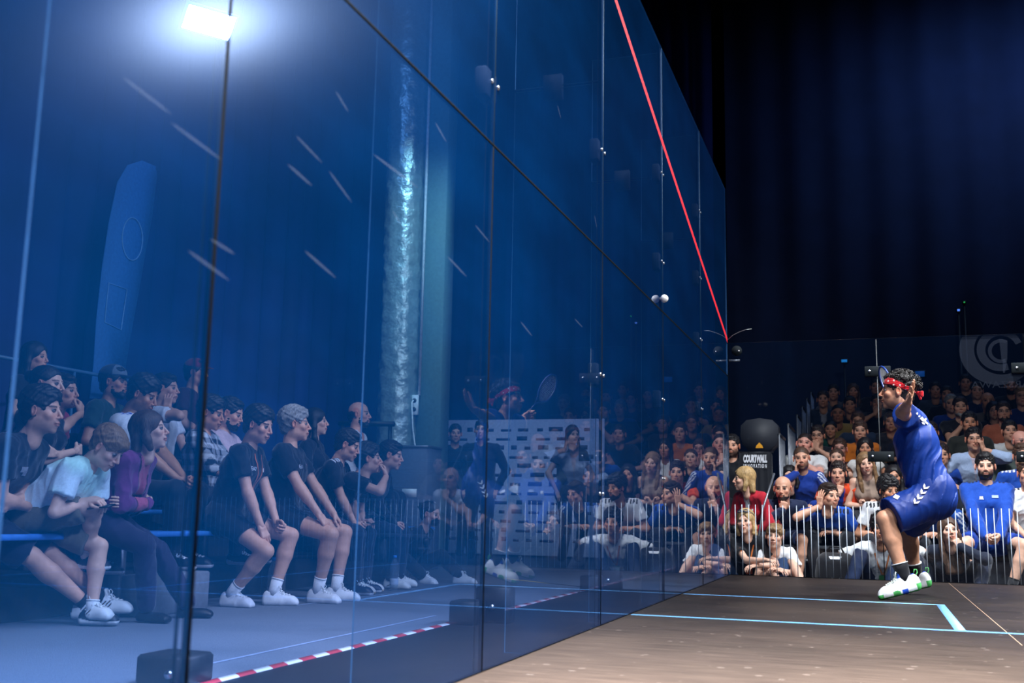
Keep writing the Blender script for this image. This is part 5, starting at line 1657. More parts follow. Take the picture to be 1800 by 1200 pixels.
# row 2
R(1388, 838, 2, 'woman with curly dark hair and a striped black top behind the shaved man', lod=1, fem=True, hair=('bob', 'black'), skin='fair', top=dict(c='111218', f=sleeve_marks('e0e0e0')), arms='lap', look=(-4, 0, 0))
R(1409, 805, 2, 'balding man in a blue tracksuit jacket with white stripes, cheek on his hand', lod=1, hair=('buzz', 'brown'), stubble=.8, skin='light', arms=dict(R=('head', .075, .07, -.165, 'relax', (-.1, .0, 1), (-1, 0, 0)), L=('pelvis', .10, .28, .10, 'relax')), top=dict(c='123488', sleeve=2, f=sleeve_marks('dfe4ee'), n='jacket'), look=(2, -4, 4))
R(1473, 832, 2, 'dark-haired man in orange and blue football shirt with his fist on his mouth', lod=1, hair=('short', 'dark'), skin='light', arms='chinR', top=dict(c='e04a1c', f=jacket('2a4ab8', None, .03)), look=(-2, -2, 0), extras=[('patch', 'shirt_marks', [(.06, .03, .03, .02, 'f0f0f0')])])
R(1522, 815, 2, 'woman with long fair hair and a sleeveless top, hands clasped under her chin', lod=1, fem=True, hair=('longer', 'light'), skin='fair', top=dict(c='9c8472', sleeve=0), arms=dict(L=('chest', -.01, .20, -.10, 'curl', (-.5, .1, 1), (-1, 0, 0)), R=('chest', -.01, .20, -.10, 'curl', (-.5, .1, 1), (-1, 0, 0))), look=(6, -4, 8))
R(1571, 838, 2, 'dark-haired person squeezed in behind the curly-haired man', hair=('long', 'black'), fem=True, skin='mid', top=dict(c='241a1c'), arms='lap')
R(1797, 802, 2, 'man in royal blue football shirt with white shoulder marks at the right edge', lod=1, hair=('short', 'brown'), top=dict(c='1545a0', f=yoke('e8e8ee')), arms='lap', dy=-.1)
R(1650, 842, 2, 'person in dark shirt half hidden by the server\'s back', hair=('short', 'dark'), top=dict(c='20242e'), arms='clasp')
# row 3
R(1414, 780, 3, 'burly man in a white t-shirt resting his chin on his hand', lod=1, hair=('buzz', 'dark'), skin='pink', top=dict(c='e2e2e2', g=.012), arms='chinL', s=1.06, fat=1.12, look=(0, 6, -6))
R(1471, 806, 3, 'woman in black sleeveless top behind the orange football shirt', lod=2, fem=True, hair=('tail', 'brown'), skin='fair', top=dict(c='15161b', sleeve=0), arms='lap', look=(-4, 8, 0))
R(1521, 788, 3, 'woman with long black hair and a white vest', lod=1, fem=True, hair=('longer', 'black'), skin='mid', top=dict(c='dcd8d2', sleeve=.15), arms='lap')
R(1712, 772, 3, 'man in light blue shirt raising a hand with a watch to his glasses', lod=1, hair=('short', 'black'), skin='light', glasses='15151a', top=dict(c='a9bcdc', sleeve=1.55, f=jacket('c8b8c4', None, .004)), arms=dict(L=('head', .075, .115, -.115, 'hold', (-.25, .0, 1), (-.8, -.5, 0)), R=('knee', 0, -.1, .09, 'relax')), s=1.06, look=(2, 0, 0))
R(1795, 776, 3, 'bald man in a grey-green shirt near the right edge', lod=2, hair=('fringe_bald', 'grey'), skin='pink', glasses='40444a', top=dict(c='55605a', sleeve=1.5), arms='lap', look=(20, 0, 0))
R(1655, 800, 3, 'person in blue shirt mostly hidden by the server\'s shirt', hair=('short', 'dark'), top=dict(c='1c46a4'), arms='lap')
# row 4
R(1437, 766, 4, 'dark-haired man in glasses and black t-shirt with both hands at his mouth', lod=2, hair=('short', 'dark'), skin='light', glasses='15151a', top=dict(c='15161b'), arms=dict(L=('head', .01, .15, -.17, 'curl', (-.5, -.2, 1), (0, -1, .2)), R=('head', .03, .13, -.16, 'curl', (-.5, -.2, 1), (0, -1, .2))), look=(-6, 0, 0))
R(1476, 789, 4, 'person in glasses and a dark red top between two women', lod=2, hair=('short', 'brown'), skin='pink', glasses='2a1c1c', top=dict(c='581820'), arms='lap')
R(1512, 758, 4, 'man in an orange and grey t-shirt with his arms crossed high', lod=2, hair=('short', 'brown'), skin='light', top=dict(c='76787c', f=chest('c46a14', .0)), arms='cross')
R(1704, 743, 4, 'man in a dark olive t-shirt behind the light blue shirt', lod=2, hair=('short', 'black'), skin='mid', top=dict(c='2a2c24'), arms='lap', s=1.06)
R(1775, 758, 4, 'dark-haired young man in a white t-shirt with parted lips', lod=2, hair=('short', 'black'), skin='light', top=dict(c='d8d8d6'), arms='lap', look=(4, 4, 0))
R(1636, 760, 4, 'person in dark clothes behind the server\'s back', hair=('short', 'dark'), top=dict(c='14161d'), arms='lap')
# row 5 and up, in growing darkness
R(1460, 755, 5, 'woman with dark hair pulled back and a green top', hair=('bun', 'black'), fem=True, skin='mid', top=dict(c='12483c', sleeve=2), arms='clasp')
R(1508, 741, 5, 'person half hidden behind the orange t-shirt', hair=('short', 'brown'), skin='mid', top=dict(c='24344c'), arms='lap')
R(1688, 716, 5, 'grey-bearded man in a black t-shirt with a clasped fist', hair=('short', 'dark'), beard='grey', skin='light', top=dict(c='131318'), arms='chinR', s=1.06)
R(1764, 724, 5, 'bearded man in glasses and salmon t-shirt', hair=('short', 'dark'), beard=1, glasses='3a3a40', skin='light', top=dict(c='c06a4c'), arms='lap', s=1.05)
R(1566, 742, 5, 'person in dark clothes behind the server\'s head', hair=('short', 'dark'), skin='mid', top=dict(c='1a1c24'), arms='cross')
R(1473, 727, 6, 'dark-faced man in a yellow polo shirt', hair=('buzz', 'black'), skin='tan', top=dict(c='a88a48', neck=1.3, n='polo_shirt'), arms='lap', s=1.07, fat=1.1)
R(1747, 722, 6, 'woman in glasses beside the salmon t-shirt', hair=('bob', 'black'), fem=True, glasses='1a1a1e', skin='light', top=dict(c='15161c'), arms='lap')
R(1672, 710, 6, 'grey-haired person in a blue t-shirt behind the grey beard', hair=('short', 'grey'), skin='light', top=dict(c='143c94'), arms='lap')
R(1796, 697, 6, 'fair-haired man in glasses and a dark blue jacket at the right edge', hair=('short', 'light'), glasses='2a2a30', skin='light', top=dict(c='142a68', sleeve=2), arms='lap')
R(1736, 706, 6, 'bald man in a taupe shirt in the dim upper rows', hair=('bald', 'dark'), skin='mid', top=dict(c='5a5450', sleeve=2), arms='lap', dy=.2)
R(1447, 702, 7, 'man in a dark jacket over a white t-shirt near the railing', hair=('short', 'dark'), skin='mid', top=dict(c='1c2a40', sleeve=2, f=jacket('8c8c94', None, .02)), arms='lap')
R(1494, 712, 7, 'dim person in black with raised forearms', hair=('short', 'black'), skin='mid', top=dict(c='101116'), arms='pray')
R(1542, 708, 7, 'person with both forearms raised, just behind the server\'s face', hair=('short', 'black'), skin='mid', top=dict(c='12141c'), arms='mouthR')
R(1717, 688, 7, 'man in navy with a lanyard in the dark upper rows', hair=('short', 'black'), skin='light', top=dict(c='18244a', sleeve=2), arms='lap')
R(1664, 694, 7, 'dim person in a black top left of the grey-haired one', hair=('short', 'black'), skin='mid', top=dict(c='101218'), arms='lap')
R(1465, 690, 8, 'person in a pale t-shirt in the top row near the railing', hair=('short', 'black'), skin='mid', top=dict(c='55555c'), arms='lap')
R(1500, 688, 8, 'dim person in the top row with a pale jacket', hair=('long', 'brown'), fem=True, skin='mid', top=dict(c='3a3c48', sleeve=2), arms='lap')
R(1777, 678, 8, 'bearded person in a dark jacket below the round crest', hair=('short', 'black'), stubble=1, skin='mid', top=dict(c='171a24', sleeve=2), arms='lap')
R(1644, 686, 8, 'person in light blue in the top row behind the server', hair=('short', 'black'), skin='mid', top=dict(c='3a4458'), arms='lap')
R(1697, 674, 8, 'dim person in the top row under the lettering', hair=('short', 'black'), skin='mid', top=dict(c='1a2030'), arms='lap')
R(1540, 680, 8, 'dim person in the top row behind the racket', hair=('short', 'black'), skin='mid', top=dict(c='1a1c24'), arms='lap')

# standing people
def standing(label, foot, heading, s=1.0, fem=False, look=(0, 0, 0), arms=None, group=None, **kw):
    th = math.radians(heading)
    J = joint_sit(s, .80*s, math.radians(3), dict(splay=.1), look, None, fem, {'L': (-.10*s, .03, .09*s), 'R': (.10*s, .0, .09*s)})
    place_arms(J, arms or dict(L=('pelvis', .20, .06, -.02, 'relax'), R=('pelvis', .20, .06, -.02, 'relax')), s)
    root = empty('person', foot, th, label=label, cat='person', group=group)
    build_person(root, J, s, fem, seed=len(PEOPLE)*3+1, **kw)
    PEOPLE.append((root, J, s)); return root
def stand_at(x, y, Y, label, **kw):
    """(x, y) is the head centre in the photograph, Y its distance"""
    h = onY(x, y, Y); s = kw.pop('s', None)
    if s is None: s = float(np.clip((h[2]-(FZB if Y > 9.8 and h[0] > -1 else FZ))/1.60, .80, 1.16))
    base = kw.pop('base', None)
    z = h[2]-1.60*s if base is None else base
    return standing(label, (h[0], h[1], (FZB if Y > 9.8 and h[0] > -1 else FZ)), s=s, **kw)
stand_at(1288, 779, 12.2, 'bearded man in black standing in the gap at the back corner', heading=178, skin='light', hair=('short', 'black'), stubble=.9, top=dict(c='0e0f13'), bottom=DARKP, shoes=None, lod=2)
seated('blonde woman in a red jacket looking left with a camera', onY(1307, 842, 11.1), 150, .30, FZB, look=(-42, 0, 0), fem=True, s=.94, skin='fair', hair=('bob', 'blond'), top=dict(c='b81c2c', sleeve=2, f=jacket('e4e4e6', None, .012), n='jacket'), bottom=DARKP, shoes=None, lod=1,
         arms=dict(R=('chest', .05, .28, -.12, 'hold'), L=('chest', .03, .30, -.16, 'hold')), extras=[('patch', 'jacket_marks', [(.062, .045, .022, .016, 'f0f0f0'), (.062, .018, .034, .008, 'e8c8cc'), (.062, .0, .030, .006, 'e8c8cc')])])
stand_at(800, 732, 14.2, 'person with headphones standing in front of the pale sponsor wall', heading=-150, skin='mid', hair=('short', 'black'), top=dict(c='0e1016', sleeve=2), bottom=DARKP, shoes=None, lod=2)
stand_at(848, 738, 13.6, 'broad person in black standing beside the one with headphones', heading=-170, skin='mid', hair=('short', 'black'), top=dict(c='10121a', sleeve=2), bottom=DARKP, shoes=None, lod=2)
stand_at(1003, 760, 13.8, 'woman with long dark hair standing by the sponsor wall', heading=-140, fem=True, skin='light', hair=('long', 'black'), top=dict(c='1a1c26', sleeve=.5), bottom=DARKP, shoes=None, lod=2)

# --- things people wear, hold or keep beside them
def at_head(p, pts):
    root, J, s = p
    M = root.matrix_basis
    return [M@Vector(tuple(J['Mh']@np.array(q)*J['hs']+J['H'])) for q in pts]
def find(sub):
    for p in PEOPLE:
        if sub in p[0]['label']: return p
    raise KeyError(sub)
p = find('smiling blonde woman')
root, J, s = p
g = MB()
for sg in (-1, 1):
    g.tube([tuple(J['Mh']@np.array(q)*J['hs']+J['H']) for q in ((sg*.010, .078, .106), (sg*.034, .074, .112), (sg*.056, .060, .104), (sg*.052, .072, .090), (sg*.032, .084, .090), (sg*.012, .086, .094))], .006, 6, closed=True)
    g.tube([tuple(J['Mh']@np.array(q)*J['hs']+J['H']) for q in ((sg*.058, .058, .100), (sg*.086, .02, .075), (sg*.090, -.01, .05))], .003, 6)
link('sunglasses', mesh_np('sunglasses', np.array(g.v), g.f, PLASTIC, np.tile(hx('1a2c4a'), (len(g.v), 1))), root)
p = find('face mask')
root, J, s = p
P = [ell((0, .060, -.062), (.056, .052, .050)), half((0, 0, -.022), (0, .0, 1), k=.004), half((0, .02, 0), (0, -1, 0), k=.004)]
V, Q = net(P, .005, .006)
link('face_mask', mesh_np('face_mask', T(V, J['Mh'], J['H'], J['hs']), Q, FABRIC, np.tile(hx('0e1016'), (len(V), 1))), root)

def slab(name, parent_p, hand, sz, col, label, cat, off=(0, .09, -.03)):
    root, J, s = find(parent_p)
    M = root.matrix_basis
    hd = J['hd'+hand]; w = J['Wr'+hand]
    c = M@Vector(tuple(w+hd@np.array(off)))
    R3 = np.array(M.to_3x3())@hd
    m = MB(); m.bbox((-sz[0]/2, -sz[1]/2, -sz[2]/2), (sz[0]/2, sz[1]/2, sz[2]/2), min(sz)*.3)
    V = np.array(m.v)@R3.T+np.array(c)
    me = mesh_np(name, V, m.f, PLASTIC, np.tile(hx(col), (len(V), 1)), False)
    me2 = V.mean(0); 
    o = link(name, me, label=label, cat=cat); return o
slab('smartphone', 'boy in a pale mint', 'L', (.072, .15, .009), '101218', 'black phone held by the boy in the mint t-shirt', 'phone', (.01, .08, -.030))
slab('smartphone', 'checked shirt holding a phone', 'R', (.072, .15, .009), '15202c', 'dark phone held by the person in the checked shirt', 'phone', (.01, .08, -.030))
slab('smartphone', 'hand on his mouth, holding', 'L', (.072, .15, .009), '101218', 'dark phone in the hand of the young man in black', 'phone', (.01, .08, -.030))
def camera_body(pp, label, dist=.12):
    root, J, s = find(pp)
    M = root.matrix_basis
    c = (J['WrL']+J['WrR'])/2+np.array((0, dist, .03))
    o = empty('camera_body', (0, 0, 0)); o['label'] = label; o['category'] = 'camera'
    o.matrix_basis = M@Matrix.Translation(Vector(tuple(c)))
    m = MB(); m.bbox((-.07, -.035, -.045), (.07, .035, .045), .012); m.bbox((-.022, -.03, .045), (.022, .035, .068), .008); m.make('camera_case', BLACK, o)
    m = MB(); m.tube([(0, .035, 0), (0, .07, 0), (0, .071, 0), (0, .13, 0)], [.034, .034, .038, .040], 20); m.make('lens', BLACK, o, True)
camera_body('face mask', 'black camera held by the person sitting on the carpet')
camera_body('red jacket looking left', 'black camera held by the woman in the red jacket')

# water bottles on the carpet
WATER = glass_mat('thin_bottle_plastic', (.80, .90, .97), (.5, .6, .7), .10, f0=.10)
def bottle(x, y, label, h=.30):
    b = onZ(x, y, FZ)
    o = empty('water_bottle', (b[0], b[1], FZ), label=label, cat='bottle', group='water bottles on the carpet')
    k = h/.30
    m = MB(); m.lathe((0, 0, 0), [(.020, .002), (.034, .004), (.037, .015), (.034, .03), (.037, .045), (.037, .10), (.034, .11), (.037, .12), (.037, .17), (.034, .21), (.022, .25), (.014, .268), (.0135, .28)], 20)
    m.v = [(v[0]*k, v[1]*k, v[2]*k) for v in m.v]; m.make('bottle_body', WATER, o, True)
    m = MB(); m.lathe((0, 0, 0), [(.014, .275), (.0165, .276), (.0165, .294), (.013, .297)], 16); m.v = [(v[0]*k, v[1]*k, v[2]*k) for v in m.v]
    m.make('bottle_cap', mat('blue_cap', '2f7ac8', .4) if 'blue_cap' not in bpy.data.materials else bpy.data.materials['blue_cap'], o, True)
    m = MB(); m.lathe((0, 0, 0), [(.0375, .052), (.0378, .054), (.0378, .100), (.0375, .102)], 20); m.v = [(v[0]*k, v[1]*k, v[2]*k) for v in m.v]
    m.make('bottle_label', mat('pale_label', 'b8c6d8', .5) if 'pale_label' not in bpy.data.materials else bpy.data.materials['pale_label'], o, True)
bottle(478, 1060, 'water bottle with blue cap beside the grey-haired man\'s white sneaker', .34)
bottle(692, 1038, 'water bottle with blue cap between the pale sneakers further back', .31)
bottle(702, 1024, 'half-hidden water bottle just behind the farther bottle', .31)

# ------------------------------------------------------------------ stands and what surrounds the court
TIER = mat('dark_stage_deck', '1c1e24', .8, noise=.3)
GREYT = mat('grey_step_front', '6c7078', .8)
BLUEC = mat('blue_seat_cushion', '2a6fb8', .7)
def bench(name, a, b, label, cush, group, seat_side):
    o = empty(name, ((a[0]+b[0])/2, (a[1]+b[1])/2, a[2]), label=label, cat='bench', group=group)
    cx, cy = (a[0]+b[0])/2, (a[1]+b[1])/2
    m = MB(); m.bbox((a[0]-cx, a[1]-cy, b[2]-a[2]-.035), (b[0]-cx, b[1]-cy, b[2]-a[2]), .008); m.make('seat', cush, o)
    n = 4
    long = 1 if abs(b[1]-a[1]) > abs(b[0]-a[0]) else 0
    for i in range(n):
        t = (i+.5)/n
        m = MB()
        if long: y = a[1]-cy+(b[1]-a[1])*t; m.bbox((a[0]-cx+.06, y-.03, 0), (b[0]-cx-.06, y+.03, b[2]-a[2]-.035), .006)
        else: x = a[0]-cx+(b[0]-a[0])*t; m.bbox((x-.03, a[1]-cy+.06, 0), (x+.03, b[1]-cy-.06, b[2]-a[2]-.035), .006)
        m.make('leg', GREYM, o)
names = {1: 'lowest', 2: 'second', 3: 'third', 4: 'fourth', 5: 'fifth', 6: 'sixth', 7: 'seventh', 8: 'top'}
for n in (1, 2, 3, 4):
    bx = LX[n]-.36; z = LSEAT[n]
    bench('bench', (bx-.18, 2.6, LFLOOR[n]), (bx+.14, 10.6, z-.01), 'long %s bench of the side stand behind the blue glass' % names[n], BLUEC if n < 3 else GREYM, 'benches of the side stand', 0)
    if n > 1:
        m = MB(); m.bbox((LX[n]-.58, 2.4, FZ), (LX[n]+.18, 10.8, LFLOOR[n]), .01)
        o = m.make('stage_deck', TIER, label='%s step of the side stand, dark deck' % names[n], cat='platform', group='decks of the side stand')
for n in range(1, 9):
    y = RY[n]+.30; z = RSEAT[n]
    bench('bench', (.18, y-.14, RFLOOR[n]), (5.6, y+.20, z-.01), 'long %s bench of the stand behind the back glass' % names[n], GREYM, 'benches of the back stand', 0)
    if n > 1:
        m = MB(); m.bbox((.12, RY[n]-.27, FZB), (5.7, RY[n]+.52, RFLOOR[n]), .01)
        m.make('stage_deck', TIER, label='%s step of the back stand, dark deck' % names[n], cat='platform', group='decks of the back stand')
# grey boxes under the first rows
a = onZ(1640, 1018, FZ)
m = MB(); m.bbox((2.05, 11.46, FZB), (2.95, 11.50, .13), .01); m.make('step_box', GREYT, label='grey step box under the bearded young man in royal blue', cat='box')
m = MB(); m.bbox((-3.35, 5.6, FZ), (-3.15, 6.3, .08), .01); m.make('step_box', GREYT, label='grey step box on the carpet behind the loafers', cat='box')
# railing of upright bars climbing beside the back stand
def railing(x, y0, y1, z0, z1, label, nb):
    o = empty('railing', (x, y0, z0), label=label, cat='railing', group='stepped railings of the back stand')
    m = MB(); m.tube([(0, 0, z1-z0), (0, y1-y0, z1-z0)], .020, 8); m.make('top_rail', BLACK, o, True)
    for i in range(nb):
        y = (y1-y0)*i/(nb-1)
        m = MB(); m.tube([(0, y, 0), (0, y, z1-z0)], .009, 6); m.make('bar', GREYM, o, True)
def rz(px_y, Y): return float(onY(1370, px_y, Y)[2])
railing(.30, 11.7, 12.4, FZB, rz(764, 11.7), 'lowest section of upright-bar railing beside the shaved man', 9)
railing(.34, 12.5, 13.6, .3, rz(745, 12.4), 'second section of upright-bar railing, one step up', 9)
for i, (py, Y) in enumerate(((730, 13.8), (715, 14.6), (701, 15.4), (690, 16.2))):
    railing(.36+.02*i, Y, Y+.7, RFLOOR[4+i], float(onY(1390+6*i, py, Y)[2]), ['third', 'fourth', 'fifth', 'uppermost'][i]+' section of railing climbing into the dark', 7)
# low white prop leaning by the speaker
a, b = onY(1361, 832, 11.1), onY(1341, 893, 10.9)
m = MB(); m.tube([tuple(a), tuple(b), (b[0]-.12, 10.8, FZ)], .011, 8); m.make('prop_rod', GREYM, smooth=True, label='thin pale rod leaning between the red jacket and the railing', cat='rod')

# loudspeaker with a triangle badge, dark banner under it
c = onY(1337, 768, 12.6)
o = empty('loudspeaker', (c[0], c[1], FZB), label='dark grey rounded loudspeaker with a yellow triangle, on a stand in the corner', cat='speaker')
r = .33
m = MB()
prof = [(x, z) for x, z in ((-.30, .02), (-.29, .20), (-.20, .30), (0, .335), (.20, .30), (.29, .20), (.30, .02), (.27, -.14), (.17, -.27), (0, -.31), (-.17, -.27), (-.27, -.14))]
prof = [(x*.72, z*.62) for x, z in prof]; zc = c[2]-FZB
n = len(prof)
vs = [(x, -.16, z+zc) for x, z in prof]+[(x*1.03, -.12, z*1.03+zc) for x, z in prof]+[(x, .22, z+zc) for x, z in prof]
fs = [tuple(range(n)), tuple(reversed(range(2*n, 3*n)))]
for k in range(2):
    for i in range(n):
        j = (i+1) % n; fs.append((k*n+i, k*n+n+i, k*n+n+j, k*n+j))
m.add(vs, fs); m.make('cabinet', mat('grey_speaker_grille', '2e3036', .6, noise=.3, scale=400), o)
m = MB(); tz = zc-.12
m.add([(-.045, -.166, tz-.02), (.045, -.166, tz-.02), (.031, -.166, tz+.014), (0, -.166, tz+.045), (-.031, -.166, tz+.014)], [(0, 1, 2, 3, 4)]); m.make('triangle_badge', mat('amber_badge', 'f0a51c', .5), o)
m = MB(); m.tube([(0, .03, 0), (0, .03, zc-.2)], .022, 10)
for k in range(3):
    a = k*2.094; m.tube([(0, .03, .5), (.4*math.cos(a), .03+.4*math.sin(a), .01)], .012, 8)
m.make('stand_pole', BLACK, o, True)
b1, b2 = onY(1299, 795, 12.1), onY(1357, 840, 12.1)
o = empty('banner', (float((b1[0]+b2[0])/2), 12.1, FZB), label='black cloth banner with white COURTWALL INNOVATION lettering', cat='banner')
w = float(b2[0]-b1[0])/2; top = float(b1[2])-FZB
vs = []; fs = []
for i in range(25):
    x = -w+2*w*i/24; y = .012*math.sin(i*1.1)
    vs += [(x, y, .02), (x, y, top), (x, y+.01, .02), (x, y+.01, top)]
for i in range(24):
    q = 4*i
    fs += [(q, q+1, q+5, q+4), (q+2, q+6, q+7, q+3), (q+1, q+3, q+7, q+5), (q, q+4, q+6, q+2)]
m = MB(); m.add(vs, fs); m.make('banner_cloth', BLACK2, o, True)
m = MB(); m.tube([(-w-.02, .02, top), (w+.02, .02, top)], .012, 8)
for s_ in (-1, 1): m.tube([(s_*w, .03, 0), (s_*w, .03, top)], .010, 8)
m.make('banner_frame', BLACK, o, True)
LW = mat('white_print', 'e6e6ea', .6)
cc = onY(1327, 807, 12.08)
tv, tf = text_mesh('COURTWALL', .115, bold=.0075, shear=.15)
x0 = float(cc[0]-(b1[0]+b2[0])/2)
wd = tv[:, 0].max()-tv[:, 0].min(); k = float(onY(1349, 807, 12.08)[0]-onY(1307, 807, 12.08)[0])/wd
m = MB(); m.add([(v[0]*k+x0, -.016, v[1]*.95+top-.075) for v in tv], tf); m.make('lettering', LW, o)
tv, tf = text_mesh('I N N O V A T I O N', .06, bold=.002, shear=.05); wd = tv[:, 0].max()-tv[:, 0].min(); k = k*(text_w := 1.0)
k2 = float(onY(1348, 807, 12.08)[0]-onY(1307, 807, 12.08)[0])/wd
m = MB(); m.add([(v[0]*k2+x0, -.016, v[1]+top-.155) for v in tv], tf); m.make('small_lettering', LW, o)

# drapes closing the back of the hall
def drape(name, x0, x1, y, z0, z1, mt, label, fold=.05, n=120):
    vs = []; fs = []
    for i in range(n+1):
        x = x0+(x1-x0)*i/n; yy = y+fold*math.sin(i*.9)+fold*.5*math.sin(i*.31)
        vs += [(x, yy, z0), (x, yy, z1), (x, yy+.03, z0), (x, yy+.03, z1)]
    for i in range(n):
        q = 4*i; fs += [(q, q+1, q+5, q+4), (q+2, q+6, q+7, q+3), (q+1, q+3, q+7, q+5), (q, q+4, q+6, q+2)]
    m = MB(); m.add(vs, fs); o = m.make(name, mt, smooth=True, label=label, cat='drape')
    return o
drape('stage_drape', -1.1, 11.5, 18.6, FZB, 10.0, NAVY, 'black drape hanging behind the top row of the back stand')
drape('stage_drape', -6.8, -1.2, 17.6, 2.1, 10.0, DRAPE, 'deep blue drape hanging above the sponsor wall')
# sponsor wall with rows of small marks
x0, x1 = float(onY(765, 800, 16.5)[0]), float(onY(1062, 800, 16.5)[0])
zt = float(onY(900, 735, 16.5)[2])
o = empty('sponsor_wall', ((x0+x1)/2, 16.5, FZB), label='pale sponsor wall with rows of small dark marks, far beyond the glass', cat='wall panel')
hw = (x1-x0)/2
m = MB(); m.bbox((-hw, 0, .03), (hw, .04, zt-FZ), .01); m.make('panel', mat('pale_printed_board', 'b4bccb', .6), o)
m = MB(); rr = random.Random(5)
zz = .25
while zz < zt-FZ-.1:
    xx = -hw+.12+rr.uniform(0, .12)
    while xx < hw-.3:
        ww = rr.choice((.10, .18, .24)); hh = rr.choice((.04, .05, .07))
        m.box((xx, -.003, zz), (xx+ww, .0, zz+hh)); xx += ww+rr.uniform(.10, .16)
    zz += .15
m.make('printed_marks', mat('dark_print', '2a3350', .6), o)

# wrapped pillar with conduit and socket box
def pxm(x, Y): return float(onY(x, 600, Y)[0])
PY = 12.4
cx = pxm(703, PY); rad = (pxm(735, PY)-pxm(672, PY))/2
o = empty('wrapped_pillar', (cx, PY, FZ), label='round pillar wrapped in crinkled silvery film behind the side stand', cat='pillar')
vs = []; fs = []; nz, na = 260, 28
for j in range(nz+1):
    z = 9.6*j/nz
    for i in range(na):
        a = 2*math.pi*i/na
        rr_ = rad*(1+.035*math.sin(9*a+z*7+2*math.sin(z*5))+.03*math.sin(z*31+3*math.sin(5*a+z*2)))
        vs.append((rr_*math.cos(a), rr_*math.sin(a), z))
for j in range(nz):
    for i in range(na):
        k = (i+1) % na; fs.append((j*na+i, j*na+k, (j+1)*na+k, (j+1)*na+i))
m = MB(); m.add(vs, fs); m.make('film_wrap', mat('silver_film', '9fb0aa', .30, .55, bump=.9, scale=22), o, True)
bx0, bx1 = pxm(735, PY), pxm(778, PY)
o = empty('support_column', (float((bx0+bx1)/2), PY+.15, FZ), label='square grey-green column beside the wrapped pillar', cat='column')
hw = (bx1-bx0)/2
m = MB(); m.bbox((-hw, -.15, 0), (hw, .15, 9.6), .01); m.make('column_shaft', mat('grey_green_paint', '62807c', .7), o)
zs = float(onY(730, 695, PY)[2])-FZ; ze = float(onY(730, 730, PY)[2])-FZ
q = pxm(741, PY)-float((bx0+bx1)/2)
o2 = empty('power_conduit', (float((bx0+bx1)/2)+q, PY-.02, FZ), label='white conduit running down the column to a socket box', cat='conduit')
m = MB(); m.tube([(0, 0, zs), (0, 0, 9.4)], .020, 10); m.make('pipe', WHITE, o2, True)
zc = (zs+ze)/2; bxo = pxm(731, PY)-pxm(741, PY)
o3 = empty('socket_box', (float((bx0+bx1)/2)+q+bxo*.5, PY-.02, FZ+zc), label='white double socket box with a plugged cable on the column', cat='socket')
m = MB(); m.bbox((-.045, -.055, (ze-zs)/2), (.045, .0, (zs-ze)/2+.0), .008)
m.v = [(v[0], v[1], v[2]) for v in m.v]; m.make('socket_case', WHITE, o3)
for k in (-1, 1):
    m = MB(); m.tube([(0, -.058, k*(zs-ze)*.22), (0, -.050, k*(zs-ze)*.22)], .030, 16); m.make('socket_hole', BLACK, o3, True)
m = MB(); m.tube([(-.0, -.09, (zs-ze)*.22), (-.01, -.11, (zs-ze)*.1), (.01, -.10, -.3), (.08, -.06, -.8), (.10, -.05, -1.3), (.10, -.05, -zc+.02)], .011, 8)
m.make('cable', WHITE, o3, True)
# grey cabinet in front of the pillar
a = onY(668, 783, 11.6); b = onY(752, 783, 11.6)
o = empty('equipment_case', (float((a[0]+b[0])/2), 11.8, FZ), label='grey equipment case with a pale label, in front of the wrapped pillar', cat='case')
hw = float(b[0]-a[0])/2; hh = float(a[2])-FZ
m = MB(); m.bbox((-hw, -.2, 0), (hw, .25, hh), .015); m.make('case_shell', mat('grey_case_shell', '5a6272', .6), o)
m = MB(); m.box((.0, -.203, hh-.62), (hw*.6, -.2, hh-.52)); m.make('case_label', WHITE, o)
m = MB(); m.bbox((-hw-.006, -.206, hh-.03), (hw+.006, .256, hh+.004), .006); m.make('case_rim', GREYM, o)
# black rail at the end of the side stand and thin rails behind it
def rail(pts, label, rad=.02, mt=BLACK, posts=()):
    o = empty('handrail', tuple(pts[0]), label=label, cat='handrail')
    p0 = Vector(pts[0])
    m = MB(); m.tube([Vector(p)-p0 for p in pts], rad, 8); m.make('rail', mt, o, True)
    for p in posts:
        m = MB(); m.tube([Vector(p[0])-p0, Vector(p[1])-p0], rad*.8, 8); m.make('post', mt, o, True)
a = Vector(onY(596, 744, 10.9)); b = Vector(onY(693, 745, 10.9)); rail([a, b], 'black padded handrail at the end of the side stand', .03, BLACK, [(b-Vector((.05, 0, 0)), Vector((b[0]-.05, b[1], FZ))), (a+Vector((.05, 0, 0)), Vector((a[0]+.05, a[1], .62)))])
BR = mat('blue_rail_paint', '3c6a90', .5)
for (y0, y1, lb) in ((3.2, 6.4, 'thin rail behind the capless end of the side stand'), (6.8, 10.6, 'thin rail behind the red cap on the side stand')):
    zt = 1.80
    rail([(-6.05, y0, zt), (-6.05, y1, zt)], lb, .018, BR, [((-6.05, y0+.05+i*(y1-y0-.1)/3, zt), (-6.05, y0+.05+i*(y1-y0-.1)/3, FZ)) for i in range(4)])
